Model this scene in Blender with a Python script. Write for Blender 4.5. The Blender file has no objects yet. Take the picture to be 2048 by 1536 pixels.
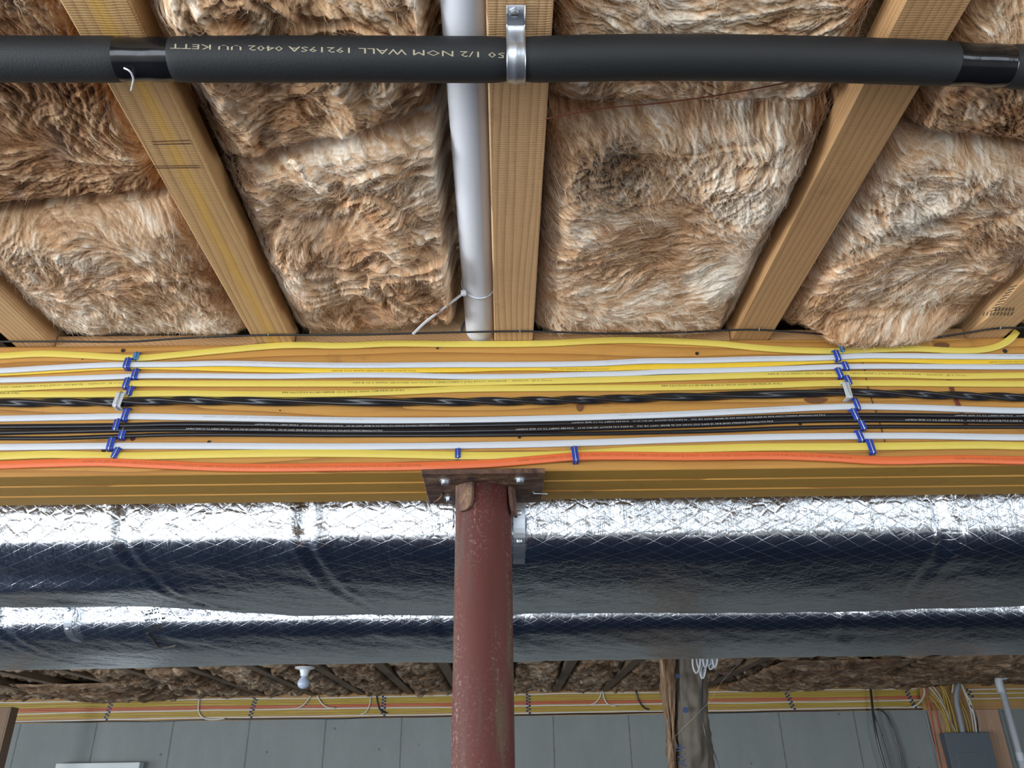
import bpy, math, random
import numpy as np
from mathutils import Matrix, Vector

# ------------------------------------------------------------------ camera
S = bpy.context.scene
COL = S.collection
F, PITCH, YAW, ROLL = 1593.1, 0.46332, 0.014508, -0.016105
CAMZ = 1.7
def cam_axes():
    cy, sy, cp, sp = math.cos(YAW), math.sin(YAW), math.cos(PITCH), math.sin(PITCH)
    f = np.array([sy*cp, cy*cp, sp]); rt = np.array([cy, -sy, 0.0]); up = np.cross(rt, f)
    c, s = math.cos(ROLL), math.sin(ROLL)
    return np.array([c*rt+s*up, -s*rt+c*up, f])
CM = cam_axes()
cam_data = bpy.data.cameras.new('camera')
cam = bpy.data.objects.new('camera', cam_data); COL.objects.link(cam)
cam_data.sensor_fit = 'HORIZONTAL'; cam_data.sensor_width = 36.0
cam_data.lens = F/2048*36.0; cam_data.clip_start = 0.02
mw = Matrix.Identity(4)
for i in range(3):
    mw[i][0] = CM[0][i]; mw[i][1] = CM[1][i]; mw[i][2] = -CM[2][i]
mw[2][3] = CAMZ
cam.matrix_world = mw
S.camera = cam

# ------------------------------------------------------------------ world, exposure, daylight
S.view_settings.view_transform = 'Standard'; S.view_settings.look = 'None'
S.view_settings.gamma = 1.0; S.view_settings.use_curve_mapping = False
S.view_settings.exposure = 0.22
S.cycles.use_denoising = True
S.cycles.max_bounces = 8
S.cycles.diffuse_bounces = 5
S.cycles.sample_clamp_indirect = 8.0
W = bpy.data.worlds.new('overcast_sky'); S.world = W; W.use_nodes = True
bg = W.node_tree.nodes['Background']
bg.inputs[0].default_value = (0.75, 0.87, 1.0, 1); bg.inputs[1].default_value = 3.0

def area(name, loc, rot, sx, sy, power, col):
    l = bpy.data.lights.new(name, 'AREA'); l.shape = 'RECTANGLE'; l.size = sx; l.size_y = sy
    l.energy = power; l.color = col
    o = bpy.data.objects.new(name, l); COL.objects.link(o); o.location = loc; o.rotation_euler = rot
    return o
# daylight through the openings of the wall behind the camera
WIN = [(-5.0, 0.25, 0.05, 2.10), (1.4, 4.6, 0.7, 2.05)]      # x0,x1,z0,z1 of the openings behind the camera
YB = -3.6
PW = [72, 12]
for i, (a, b, c, d) in enumerate(WIN):
    area('window_daylight', ((a+b)/2, YB-0.06, (c+d)/2), (math.radians(90), 0, 0), b-a, d-c, PW[i], (0.93, 0.97, 1.0))
# x, y, z, size along the wall, height, power; left wall then right wall
ADDED_SIDE = [(-5.55, 4.3, 1.5, 2.4, 1.1, 46), (-5.55, -0.6, 1.25, 4.0, 1.6, 350), (6.15, -0.8, 1.25, 3.4, 1.5, 100)]  # unseen side windows added to brighten the ceiling and far wall
for (x, y, z, sx, sz, p) in ADDED_SIDE:
    area('window_daylight', (x, y, z), (math.radians(90), 0, math.radians(-90 if x < 0 else 90)), sx, sz, p, (0.92, 0.96, 1.0))

# ------------------------------------------------------------------ helpers
H = CAMZ + 0.656           # underside of the floor trusses
YF, YK = 1.154, 1.287      # front and rear face of the wooden beam
ZB = CAMZ + 0.4245         # underside of the beam
YW = 7.0                   # far rim board face
SP, TX0 = 0.3965, 0.0205   # truss spacing, centre truss
TWD = 0.064
def ray(px, py):
    v = np.array([(px-1024)/F, -(py-768)/F, 1.0]); return v @ CM
def hy(px, py, Y):
    v = ray(px, py); k = Y/v[1]; return np.array([v[0]*k, Y, CAMZ+v[2]*k])
def hz(px, py, Z):
    v = ray(px, py); k = (Z-CAMZ)/v[2]; return np.array([v[0]*k, v[1]*k, Z])

def mk(name, V, Fc, mat, parent=None, smooth=False, origin=None, attrs=None):
    """one mesh object from world-space vertices"""
    V = np.asarray(V, dtype=np.float64)
    if parent is not None: og = np.array(parent['_o'])
    elif origin is not None: og = np.array(origin, float)
    else: og = np.array([(V[:, 0].min()+V[:, 0].max())/2, (V[:, 1].min()+V[:, 1].max())/2, V[:, 2].min()])
    me = bpy.data.meshes.new(name)
    if isinstance(Fc, np.ndarray):
        k = Fc.shape[1]; n = len(Fc)
        me.vertices.add(len(V)); me.vertices.foreach_set('co', (V-og).astype(np.float32).ravel())
        me.loops.add(n*k); me.loops.foreach_set('vertex_index', Fc.astype(np.int32).ravel())
        me.polygons.add(n); me.polygons.foreach_set('loop_start', np.arange(0, n*k, k, dtype=np.int32))
        me.update(calc_edges=True)
    else:
        me.from_pydata([tuple(v) for v in (V-og)], [], Fc)
    me.validate()
    if smooth: me.polygons.foreach_set('use_smooth', np.ones(len(me.polygons), dtype=bool))
    if attrs:
        for an, av in attrs.items():
            a = me.attributes.new(an, 'FLOAT', 'POINT'); a.data.foreach_set('value', np.asarray(av, np.float32).ravel())
    if mat: me.materials.append(mat)
    o = bpy.data.objects.new(name, me); COL.objects.link(o)
    if parent is not None:
        o.parent = parent; o['_o'] = tuple(og)
    else:
        o.location = og; o['_o'] = tuple(og)
    return o
def empty(name, loc):
    o = bpy.data.objects.new(name, None); COL.objects.link(o); o.location = loc
    o.empty_display_size = 0.05; o['_o'] = tuple(float(c) for c in loc); return o
def tag(o, label, cat, group=None, kind=None):
    if label: o['label'] = label
    if cat: o['category'] = cat
    if group: o['group'] = group
    if kind: o['kind'] = kind
    return o
def struct(o): o['kind'] = 'structure'; return o

class MB:
    """collects simple solids into one mesh"""
    def __init__(s): s.V = []; s.F = []
    def add(s, V, Fc):
        n = len(s.V); s.V += [tuple(map(float, v)) for v in V]; s.F += [tuple(int(i)+n for i in f) for f in Fc]; return s
    def box(s, a, b, bev=0.0):
        a = np.array(a, float); b = np.array(b, float); lo = np.minimum(a, b); hi = np.maximum(a, b)
        if bev <= 0:
            V = [(x, y, z) for x in (lo[0], hi[0]) for y in (lo[1], hi[1]) for z in (lo[2], hi[2])]
            return s.add(V, [(0, 1, 3, 2), (4, 6, 7, 5), (0, 4, 5, 1), (2, 3, 7, 6), (0, 2, 6, 4), (1, 5, 7, 3)])
        # chamfered box: 24 verts
        c = (lo+hi)/2; h = (hi-lo)/2; b_ = min(bev, h.min()*0.9); V = []; idx = {}
        for sx in (-1, 1):
            for sy in (-1, 1):
                for sz in (-1, 1):
                    sg = (sx, sy, sz)
                    for ax in range(3):
                        v = [c[k]+sg[k]*(h[k]-(0 if k == ax else b_)) for k in range(3)]
                        idx[(sg, ax)] = len(V); V.append(v)
        Fc = []
        for ax in range(3):
            u, w = (ax+1) % 3, (ax+2) % 3
            for sg_ in (-1, 1):
                q = []
                for (p, r) in ((-1, -1), (1, -1), (1, 1), (-1, 1)):
                    k = [0, 0, 0]; k[ax] = sg_; k[u] = p; k[w] = r; q.append(idx[(tuple(k), ax)])
                Fc.append(q if sg_ > 0 else q[::-1])
        for ax in range(3):         # edges along ax
            u, w = (ax+1) % 3, (ax+2) % 3
            for p in (-1, 1):
                for r in (-1, 1):
                    k0 = [0, 0, 0]; k1 = [0, 0, 0]; k0[ax] = -1; k1[ax] = 1
                    for k in (k0, k1): k[u] = p; k[w] = r
                    q = [idx[(tuple(k0), u)], idx[(tuple(k1), u)], idx[(tuple(k1), w)], idx[(tuple(k0), w)]]
                    Fc.append(q if p*r > 0 else q[::-1])
        for sx in (-1, 1):
            for sy in (-1, 1):
                for sz in (-1, 1):
                    q = [idx[((sx, sy, sz), a)] for a in range(3)]
                    Fc.append(q if sx*sy*sz > 0 else q[::-1])
        return s.add(V, Fc)
    def cyl(s, p0, p1, r0, r1=None, n=24, caps=True):
        r1 = r0 if r1 is None else r1
        V, Fc = tube([p0, p1], [r0, r1], n, caps); return s.add(V, Fc)
    def lathe(s, c, axis, prof, n=24):
        """prof = [(t along axis, radius)]"""
        c = np.array(c, float); axis = np.array(axis, float); axis /= np.linalg.norm(axis)
        a = np.cross(axis, [1, 0, 0] if abs(axis[0]) < .8 else [0, 1, 0]); a /= np.linalg.norm(a); b = np.cross(axis, a)
        V = []; Fc = []
        for t, r in prof:
            for i in range(n):
                an = 2*math.pi*i/n; V.append(c+axis*t+(a*math.cos(an)+b*math.sin(an))*max(r, 1e-5))
        for k in range(len(prof)-1):
            for i in range(n):
                j = (i+1) % n; Fc.append((k*n+i, k*n+j, (k+1)*n+j, (k+1)*n+i))
        Fc.append(tuple(range(n))[::-1]); Fc.append(tuple((len(prof)-1)*n+i for i in range(n)))
        return s.add(V, Fc)
    def xf(s, M):
        s.V = [tuple(M @ Vector(v)) for v in s.V]; return s
    def build(s, name, mat, parent=None, smooth=False, origin=None):
        o = mk(name, s.V, s.F, mat, parent, smooth, origin)
        if smooth:
            try: o.data.set_sharp_from_angle(angle=math.radians(38))
            except Exception: pass
        return o

def smooth_path(P, step):
    """Catmull-Rom through P, resampled evenly"""
    P = np.asarray(P, float)
    if len(P) < 3:
        d = np.linalg.norm(P[1]-P[0]); n = max(2, int(d/step)+1); t = np.linspace(0, 1, n)[:, None]
        return P[0]*(1-t)+P[1]*t
    Q = np.vstack([2*P[0]-P[1], P, 2*P[-1]-P[-2]]); out = []
    for i in range(1, len(Q)-2):
        p0, p1, p2, p3 = Q[i-1:i+3]
        ln = np.linalg.norm(p2-p1); n = max(4, int(ln/step*2))
        # centripetal-ish: clamp tangents by segment length
        l0 = max(np.linalg.norm(p1-p0), 1e-6); l1 = max(ln, 1e-6); l2 = max(np.linalg.norm(p3-p2), 1e-6)
        m1 = ((p1-p0)/l0+(p2-p1)/l1)*0.5*l1; m2 = ((p2-p1)/l1+(p3-p2)/l2)*0.5*l1
        t = np.linspace(0, 1, n, endpoint=False)[:, None]
        out.append((2*t**3-3*t**2+1)*p1+(t**3-2*t**2+t)*m1+(-2*t**3+3*t**2)*p2+(t**3-t**2)*m2)
    out.append(P[-1:]); C = np.vstack(out)
    s = np.r_[0, np.cumsum(np.linalg.norm(np.diff(C, axis=0), axis=1))]
    n = max(3, int(s[-1]/step)+1); q = np.linspace(0, s[-1], n)
    return np.stack([np.interp(q, s, C[:, k]) for k in range(3)], 1)
def frames(C, hint):
    T = np.gradient(C, axis=0); T /= np.linalg.norm(T, axis=1)[:, None]+1e-12
    N = np.empty_like(T); n = np.array(hint, float)
    for i in range(len(T)):
        n = n-T[i]*np.dot(n, T[i]); l = np.linalg.norm(n)
        n = n/l if l > 1e-6 else np.array([0, 0, 1.0]); N[i] = n
    return T, N, np.cross(T, N)
def sweep(C, prof, hint=(0, -1, 0), caps=True, fixed=True):
    """sweep closed profile prof (k,2): first coord along N (hint side), second along B"""
    C = np.asarray(C, float); T, N, B = frames(C, hint)
    if fixed:
        h = np.array(hint, float); N = h-T*(T@h)[:, None]; N /= np.linalg.norm(N, axis=1)[:, None]+1e-12; B = np.cross(T, N)
    prof = np.asarray(prof, float); m = len(C)
    if prof.ndim == 2: prof = np.broadcast_to(prof, (m,)+prof.shape)
    k = prof.shape[1]
    V = (C[:, None]+N[:, None]*prof[:, :, 0:1]+B[:, None]*prof[:, :, 1:2]).reshape(-1, 3)
    Fc = []
    for i in range(m-1):
        for j in range(k):
            a = i*k+j; b = i*k+(j+1) % k; Fc.append((a, b, b+k, a+k))
    if caps: Fc.append(tuple(range(k))[::-1]); Fc.append(tuple((m-1)*k+j for j in range(k)))
    return V, Fc
def tube(P, r, n=12, caps=True):
    P = np.asarray(P, float); r = np.broadcast_to(np.asarray(r, float), (len(P),))
    an = np.arange(n)*2*math.pi/n; c = np.stack([np.cos(an), np.sin(an)], 1)
    prof = c[None]*r[:, None, None]
    d = P[-1]-P[0]; hint = (0, -1, 0) if abs(d[1]) < 0.9*np.linalg.norm(d) else (1, 0, 0)
    return sweep(P, prof, hint, caps, fixed=False)

# numpy noise
_rs = np.random.RandomState(7); _TB = _rs.rand(256, 256)
def vnoise(x, y, seed=0):
    x = x+seed*17.31; y = y+seed*9.73
    xi = np.floor(x).astype(int); yi = np.floor(y).astype(int); fx = x-xi; fy = y-yi
    fx = fx*fx*(3-2*fx); fy = fy*fy*(3-2*fy)
    a = _TB[xi & 255, yi & 255]; b = _TB[(xi+1) & 255, yi & 255]; c = _TB[xi & 255, (yi+1) & 255]; d = _TB[(xi+1) & 255, (yi+1) & 255]
    return (a*(1-fx)+b*fx)*(1-fy)+(c*(1-fx)+d*fx)*fy
def fbm(x, y, seed=0, o=4, g=0.5):
    s = 0; a = 1; t = 0
    for i in range(o):
        s = s+a*(vnoise(x*2**i, y*2**i, seed+i*3)-0.5)*2; t += a; a *= g
    return s/t
def ridged(x, y, seed=0, o=3):
    s = 0; a = 1; t = 0
    for i in range(o):
        s = s+a*(1-np.abs(vnoise(x*2**i, y*2**i, seed+i*5)-0.5)*2)**2.5; t += a; a *= 0.5
    return s/t
def sstep(a, b, x):
    t = np.clip((x-a)/(b-a), 0, 1); return t*t*(3-2*t)

# ------------------------------------------------------------------ materials
def newmat(name):
    m = bpy.data.materials.new(name); m.use_nodes = True; nt = m.node_tree
    for n in list(nt.nodes): nt.nodes.remove(n)
    out = nt.nodes.new('ShaderNodeOutputMaterial'); b = nt.nodes.new('ShaderNodeBsdfPrincipled')
    nt.links.new(b.outputs[0], out.inputs[0]); return m, nt, b
class NT:
    def __init__(s, nt): s.nt = nt
    def __call__(s, t, ins=None, **kw):
        n = s.nt.nodes.new('ShaderNode'+t)
        for k, v in kw.items(): setattr(n, k, v)
        for k, v in (ins or {}).items():
            i = n.inputs[k]
            if isinstance(v, bpy.types.NodeSocket): s.nt.links.new(v, i)
            else: i.default_value = v
        return n
    def math(s, op, a, b=None, c=None, clamp=False):
        ins = {0: a}
        if b is not None: ins[1] = b
        if c is not None: ins[2] = c
        n = s('Math', ins, operation=op); n.use_clamp = clamp; return n.outputs[0]
    def ramp(s, f, stops, mode='LINEAR'):
        n = s('ValToRGB', {0: f}); r = n.color_ramp; r.interpolation = mode
        while len(r.elements) < len(stops): r.elements.new(0.5)
        for e, (p, c) in zip(r.elements, stops): e.position = p; e.color = tuple(c)+(1,) if len(c) == 3 else c
        return n.outputs[0]
    def mix(s, f, a, b, mode='MIX'):
        n = s('Mix', data_type='RGBA', blend_type=mode)
        for i, v in ((0, f), (6, a), (7, b)):
            if isinstance(v, bpy.types.NodeSocket): s.nt.links.new(v, n.inputs[i])
            else: n.inputs[i].default_value = v if not isinstance(v, tuple) or len(v) == 4 else tuple(v)+(1,)
        return n.outputs[2]
    def coords(s, scale=(1, 1, 1), kind='Object', rot=(0, 0, 0), loc=(0, 0, 0)):
        tc = s('TexCoord'); mp = s('Mapping', {0: tc.outputs[kind]})
        mp.inputs['Scale'].default_value = scale; mp.inputs['Rotation'].default_value = rot; mp.inputs['Location'].default_value = loc
        return mp.outputs[0]
    def noise(s, v, scale, detail=4, rough=0.55, dist=0.0):
        n = s('TexNoise', {'Vector': v, 'Scale': scale, 'Detail': detail, 'Roughness': rough, 'Distortion': dist}); return n.outputs[0]
    def bump(s, h, strength, dist, normal=None):
        ins = {'Height': h, 'Strength': strength, 'Distance': dist}
        if normal is not None: ins['Normal'] = normal
        return s('Bump', ins).outputs[0]
def setp(b, **kw):
    for k, v in kw.items():
        k = k.replace('_', ' ')
        if k == 'Base Color' and len(v) == 3: v = tuple(v)+(1,)
        b.inputs[k].default_value = v

def m_wood(name, cols, axis='Y', rough=0.75, coat=0.0, ring=55.0, saw=0.0, knots=0.5, seed=0.0, streak=None, grain=1.0):
    """sawn softwood: growth bands along one axis, fine grain, knots, optional saw marks / resin streak"""
    m, nt, b = newmat(name); N = NT(nt)
    ax = {'X': 0, 'Y': 1, 'Z': 2}[axis]
    oi = N('ObjectInfo')
    tc = N('TexCoord')
    off = N('VectorMath', {0: oi.outputs['Random'], 1: (7.0+seed, 13.0, 5.0)}, operation='MULTIPLY').outputs[0]
    p0 = N('VectorMath', {0: tc.outputs['Object'], 1: off}, operation='ADD').outputs[0]
    sc = [1.0, 1.0, 1.0]; sc[ax] = 0.07
    p = N('VectorMath', {0: p0, 1: tuple(sc)}, operation='MULTIPLY').outputs[0]
    sc2 = [1.0, 1.0, 1.0]; sc2[ax] = 0.3
    pk = N('VectorMath', {0: p0, 1: tuple(sc2)}, operation='MULTIPLY').outputs[0]
    kn = N('TexVoronoi', {'Vector': pk, 'Scale': 3.1}); kd = kn.outputs['Distance']
    kz = N.math('SMOOTHSTEP' if False else 'LESS_THAN', kd, 0.06)
    kw = N.math('POWER', N.math('SUBTRACT', 1.0, N.math('MINIMUM', N.math('MULTIPLY', kd, 3.5), 1.0)), 3.0)
    warp = N.noise(p, 9.0, 3, 0.5)
    x = N('SeparateXYZ', {0: p}).outputs
    u = N.math('ADD', x[(ax+1) % 3], N.math('MULTIPLY', x[(ax+2) % 3], 0.6))
    ph = N.math('ADD', N.math('ADD', N.math('MULTIPLY', u, ring*4.0), N.math('MULTIPLY', warp, 9.0)), N.math('MULTIPLY', kw, 6.0*knots))
    band = N.math('FRACT', ph)
    band = N.math('POWER', band, 3.0)
    sc3 = [1.0, 1.0, 1.0]; sc3[ax] = 0.03
    pf = N('VectorMath', {0: p0, 1: tuple(sc3)}, operation='MULTIPLY').outputs[0]
    fine = N.noise(pf, 420.0, 3, 0.6)
    big = N.noise(p, 14.0, 3, 0.6)
    c = N.mix(N.math('MULTIPLY', band, 1.0*grain, clamp=True), cols[0], cols[1])
    c = N.mix(N.math('MULTIPLY', N.math('SUBTRACT', big, 0.35), 1.2, clamp=True), c, cols[2])
    c = N.mix(N.math('MULTIPLY', fine, 0.45), c, tuple(x*0.62 for x in cols[1]))
    kmask = N.math('MULTIPLY', N.math('SUBTRACT', 1.0, N.math('MULTIPLY', kd, 14.0), clamp=True), knots, clamp=True)
    c = N.mix(kmask, c, (0.10, 0.045, 0.018))
    if streak:       # a shiny resin streak that runs the length
        dx = N.math('ABSOLUTE', N.math('ADD', N('SeparateXYZ', {0: tc.outputs['Object']}).outputs[(ax+2) % 3 if ax == 1 else 0], N.math('MULTIPLY', N.math('SUBTRACT', N.noise(p0, 5.0, 2), 0.5), 0.02)))
        sk = N.math('SUBTRACT', 1.0, N.math('DIVIDE', dx, 0.013), clamp=True)
        sk = N.math('MULTIPLY', sk, N.math('ADD', N.math('MULTIPLY', fine, 1.0), 0.1), clamp=True)
        c = N.mix(sk, c, streak)
    dirt = N.noise(p0, 11.0, 5, 0.7)
    c = N.mix(N.math('MULTIPLY', N.math('SUBTRACT', dirt, 0.60), 3.0, clamp=True), c, tuple(x*0.45 for x in cols[1]))
    nt.links.new(c, b.inputs['Base Color'])
    h = N.math('ADD', N.math('MULTIPLY', fine, 0.6), N.math('MULTIPLY', band, 0.25))
    if saw:
        y = N('SeparateXYZ', {0: p0}).outputs[ax]
        w = N.math('SINE', N.math('ADD', N.math('MULTIPLY', y, 2200.0), N.math('MULTIPLY', N.noise(p0, 30.0, 2), 8.0)))
        h = N.math('ADD', h, N.math('MULTIPLY', w, saw*N_SAW))
        c = N.mix(N.math('MULTIPLY', N.math('MULTIPLY', N.math('GREATER_THAN', w, 0.55), N.math('SUBTRACT', N.noise(p0, 45.0, 3), 0.35), clamp=True), saw*0.8, clamp=True), c, tuple(x*0.6 for x in cols[1]))
        nt.links.new(c, b.inputs['Base Color'])
    bn = N.bump(h, 0.5, 0.0012)
    nt.links.new(bn, b.inputs['Normal'])
    setp(b, Roughness=rough, Coat_Weight=coat, Coat_Roughness=0.18)
    return m
N_SAW = 0.25

def m_plain(name, col, rough=0.5, metal=0.0, var=0.12, vscale=60.0, bump=0.0, bscale=300.0, coat=0.0, dirtc=None, dirt=0.0, dscale=25.0, spec=0.5, axis=None):
    m, nt, b = newmat(name); N = NT(nt)
    v = N.coords((1, 1, 1) if axis is None else axis)
    n = N.noise(v, vscale, 5, 0.6)
    c = N.mix(N.math('MULTIPLY', n, var*2, clamp=True), tuple(col), tuple(x*0.55 for x in col))
    if dirtc is not None:
        d = N.noise(v, dscale, 6, 0.7)
        c = N.mix(N.math('MULTIPLY', N.math('SUBTRACT', d, 0.52), 4.0*dirt, clamp=True), c, dirtc)
    nt.links.new(c, b.inputs['Base Color'])
    if bump: nt.links.new(N.bump(N.noise(v, bscale, 3, 0.6), bump, 0.001), b.inputs['Normal'])
    setp(b, Roughness=rough, Metallic=metal, Coat_Weight=coat, Specular_IOR_Level=spec)
    return m

def m_insul(name, dark, mid, light, cream):
    """fibreglass: colour follows the fibre fields stored on the mesh"""
    m, nt, b = newmat(name); N = NT(nt)
    fa = N('Attribute', attribute_name='fib').outputs['Fac']
    ta = N('Attribute', attribute_name='tone').outputs['Fac']
    sa = N('Attribute', attribute_name='stain').outputs['Fac']
    v = N.coords(); fine = N.noise(v, 900.0, 3, 0.6, 0.6)
    f = N.math('ADD', N.math('MULTIPLY', fa, 0.60), N.math('ADD', N.math('MULTIPLY_ADD', ta, 0.70, -0.115), N.math('MULTIPLY', N.math('SUBTRACT', fine, 0.5), 0.22)))
    c = N.ramp(f, [(0.10, dark), (0.38, mid), (0.66, light), (0.98, cream)])
    hue = N.noise(v, 9.0, 4, 0.6, 1.0); warm = N.math('MULTIPLY', N.math('SUBTRACT', hue, 0.47), 3.2, clamp=True)
    c = N.mix(warm, c, (1.0, 0.80, 0.62), 'MULTIPLY')
    cool = N.math('MULTIPLY', N.math('SUBTRACT', N.noise(v, 12.0, 3, 0.6, 0.8), 0.55), 4.0, clamp=True)
    c = N.mix(N.math('MULTIPLY', cool, 0.30), c, (0.70, 0.66, 0.58))
    c = N.mix(sa, c, (0.050, 0.026, 0.016))
    nt.links.new(c, b.inputs['Base Color'])
    nt.links.new(N.bump(fine, 0.35, 0.0012), b.inputs['Normal'])
    setp(b, Roughness=0.95, Specular_IOR_Level=0.15)
    return m

def m_foil(name):
    m, nt, b = newmat(name); N = NT(nt)
    v = N.coords()
    ua = N('Attribute', attribute_name='u').outputs['Fac']; va = N('Attribute', attribute_name='v').outputs['Fac']
    def lines(expr, w):
        f = N.math('FRACT', expr); d = N.math('MINIMUM', f, N.math('SUBTRACT', 1.0, f))
        return N.math('SUBTRACT', 1.0, N.math('DIVIDE', d, w), clamp=True)
    wob = N.math('MULTIPLY', N.math('SUBTRACT', N.noise(v, 7.0, 2), 0.5), 0.9)
    d1 = lines(N.math('ADD', N.math('ADD', N.math('MULTIPLY', ua, 21.0), N.math('MULTIPLY', va, 37.0)), wob), 0.018)
    d2 = lines(N.math('ADD', N.math('SUBTRACT', N.math('MULTIPLY', ua, 21.0), N.math('MULTIPLY', va, 37.0)), wob), 0.018)
    d3 = lines(N.math('ADD', N.math('MULTIPLY', ua, 105.0), wob), 0.07)
    th = N.math('ADD', N.math('MAXIMUM', d1, d2), N.math('MULTIPLY', d3, 0.30), clamp=True)
    wr = N.noise(v, 38.0, 5, 0.62, 0.5)
    cr = N('TexVoronoi', {'Vector': v, 'Scale': 46.0}, feature='DISTANCE_TO_EDGE').outputs[0]
    mp = N.coords((6, 1.2, 1.2)); ver = N.noise(mp, 12.0, 4, 0.6, 0.3)
    hh = N.math('ADD', N.math('MULTIPLY', wr, 0.55), N.math('ADD', N.math('MULTIPLY', ver, 0.5), N.math('MULTIPLY', N.math('MINIMUM', cr, 0.15), 0.7)))
    b1 = N.bump(hh, 0.55, 0.006)
    b2 = N.bump(th, 0.4, 0.0008, b1)
    nt.links.new(b2, b.inputs['Normal'])
    c = N.mix(N.math('MULTIPLY', th, 0.35), (0.62, 0.64, 0.67), (0.80, 0.81, 0.83))
    nt.links.new(c, b.inputs['Base Color'])
    nt.links.new(N.math('ADD', 0.20, N.math('MULTIPLY', th, 0.22)), b.inputs['Roughness'])
    setp(b, Metallic=1.0)
    return m

def m_concrete(name):
    m, nt, b = newmat(name); N = NT(nt)
    tc = N('TexCoord'); P = N('NewGeometry').outputs['Position']
    x = N('SeparateXYZ', {0: P}).outputs
    q = N.math('FRACT', N.math('ADD', N.math('DIVIDE', x[0], 0.614), FORM0))
    d = N.math('MINIMUM', q, N.math('SUBTRACT', 1.0, q))
    jn = N.noise(P, 20.0, 3)
    joint = N.math('SUBTRACT', 1.0, N.math('DIVIDE', d, N.math('MULTIPLY', jn, 0.026)), clamp=True)
    mp = N('Mapping', {0: P}); mp.inputs['Scale'].default_value = (1, 1, 0.25)
    st = N.noise(mp.outputs[0], 7.0, 6, 0.65); sm = N.noise(P, 2.2, 4, 0.6); fi = N.noise(mp.outputs[0], 90.0, 4, 0.7)
    pit = N('TexVoronoi', {'Vector': P, 'Scale': 7.0}).outputs['Distance']
    pm = N.math('MULTIPLY', N.math('LESS_THAN', pit, 0.075), 0.55)
    c = N.mix(st, (0.21, 0.23, 0.225), (0.32, 0.345, 0.335))
    c = N.mix(N.math('MULTIPLY', sm, 0.55), c, (0.17, 0.19, 0.185))
    c = N.mix(N.math('MULTIPLY', fi, 0.35), c, (0.14, 0.155, 0.15))
    c = N.mix(N.math('MAXIMUM', N.math('MULTIPLY', joint, 0.7), pm), c, (0.06, 0.066, 0.066))
    nt.links.new(c, b.inputs['Base Color'])
    h = N.math('SUBTRACT', N.math('MULTIPLY', fi, 0.4), N.math('ADD', joint, pm))
    nt.links.new(N.bump(h, 0.6, 0.004), b.inputs['Normal'])
    setp(b, Roughness=0.85); return m
xf0 = hy(194, 1449, YW)[0]
FORM0 = 10.0-(xf0/0.614)

def m_post(name):
    """red oxide primer, scuffed, with rusty and bare patches in streaks"""
    m, nt, b = newmat(name); N = NT(nt)
    v = N.coords((1, 1, 0.22)); v2 = N.coords((1, 1, 1)); v3 = N.coords((1, 1, 0.10))
    c = N.mix(N.noise(v, 14.0, 5, 0.6), (0.070, 0.019, 0.015), (0.125, 0.038, 0.031))
    d = N.noise(v3, 22.0, 4, 0.6)
    c = N.mix(N.math('MULTIPLY', N.math('SUBTRACT', d, 0.515), 6.0, clamp=True), c, (0.070, 0.068, 0.058))
    r = N.noise(v3, 31.0, 4, 0.6, 0.4)
    c = N.mix(N.math('MULTIPLY', N.math('SUBTRACT', r, 0.565), 8.0, clamp=True), c, (0.10, 0.066, 0.038))
    s = N.noise(v2, 210.0, 5, 0.75); s2 = N.noise(v, 20.0, 3)
    sp = N.math('MULTIPLY', N.math('MULTIPLY', N.math('SUBTRACT', s, 0.545), 14.0, clamp=True), N.math('MULTIPLY', N.math('SUBTRACT', s2, 0.40), 4.0, clamp=True))
    c = N.mix(N.math('MULTIPLY', sp, 0.75), c, (0.34, 0.25, 0.21))
    nt.links.new(c, b.inputs['Base Color'])
    nt.links.new(N.bump(N.math('ADD', N.noise(v2, 60.0, 5, 0.7), sp), 0.35, 0.0016), b.inputs['Normal'])
    setp(b, Roughness=0.62, Specular_IOR_Level=0.22); return m

def m_rust(name):
    m, nt, b = newmat(name); N = NT(nt)
    v = N.coords((1, 1.6, 1)); n1 = N.noise(v, 26.0, 6, 0.7, 0.6); n2 = N.noise(v, 140.0, 4, 0.7)
    c = N.ramp(n1, [(0.36, (0.045, 0.022, 0.016)), (0.47, (0.12, 0.055, 0.032)), (0.56, (0.20, 0.11, 0.055)), (0.68, (0.34, 0.24, 0.15))])
    c = N.mix(N.math('MULTIPLY', n2, 0.5), c, (0.06, 0.03, 0.022))
    nt.links.new(c, b.inputs['Base Color'])
    nt.links.new(N.bump(N.math('ADD', n1, N.math('MULTIPLY', n2, 0.6)), 0.6, 0.003), b.inputs['Normal'])
    setp(b, Roughness=0.62, Metallic=0.15); return m

def m_osb(name):
    m, nt, b = newmat(name); N = NT(nt)
    v = N.coords((1, 1, 1)); vo = N('TexVoronoi', {'Vector': v, 'Scale': 42.0, 'Randomness': 1.0})
    c = N.mix(vo.outputs['Color'], (0.42, 0.25, 0.11), (0.78, 0.56, 0.33))
    c = N.mix(N.math('MULTIPLY', N.noise(N.coords((1, 1, 6)), 60.0, 3), 0.4), c, (0.40, 0.20, 0.08))
    nt.links.new(c, b.inputs['Base Color']); setp(b, Roughness=0.7)
    nt.links.new(N.bump(vo.outputs['Distance'], 0.4, 0.002), b.inputs['Normal']); return m

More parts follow.
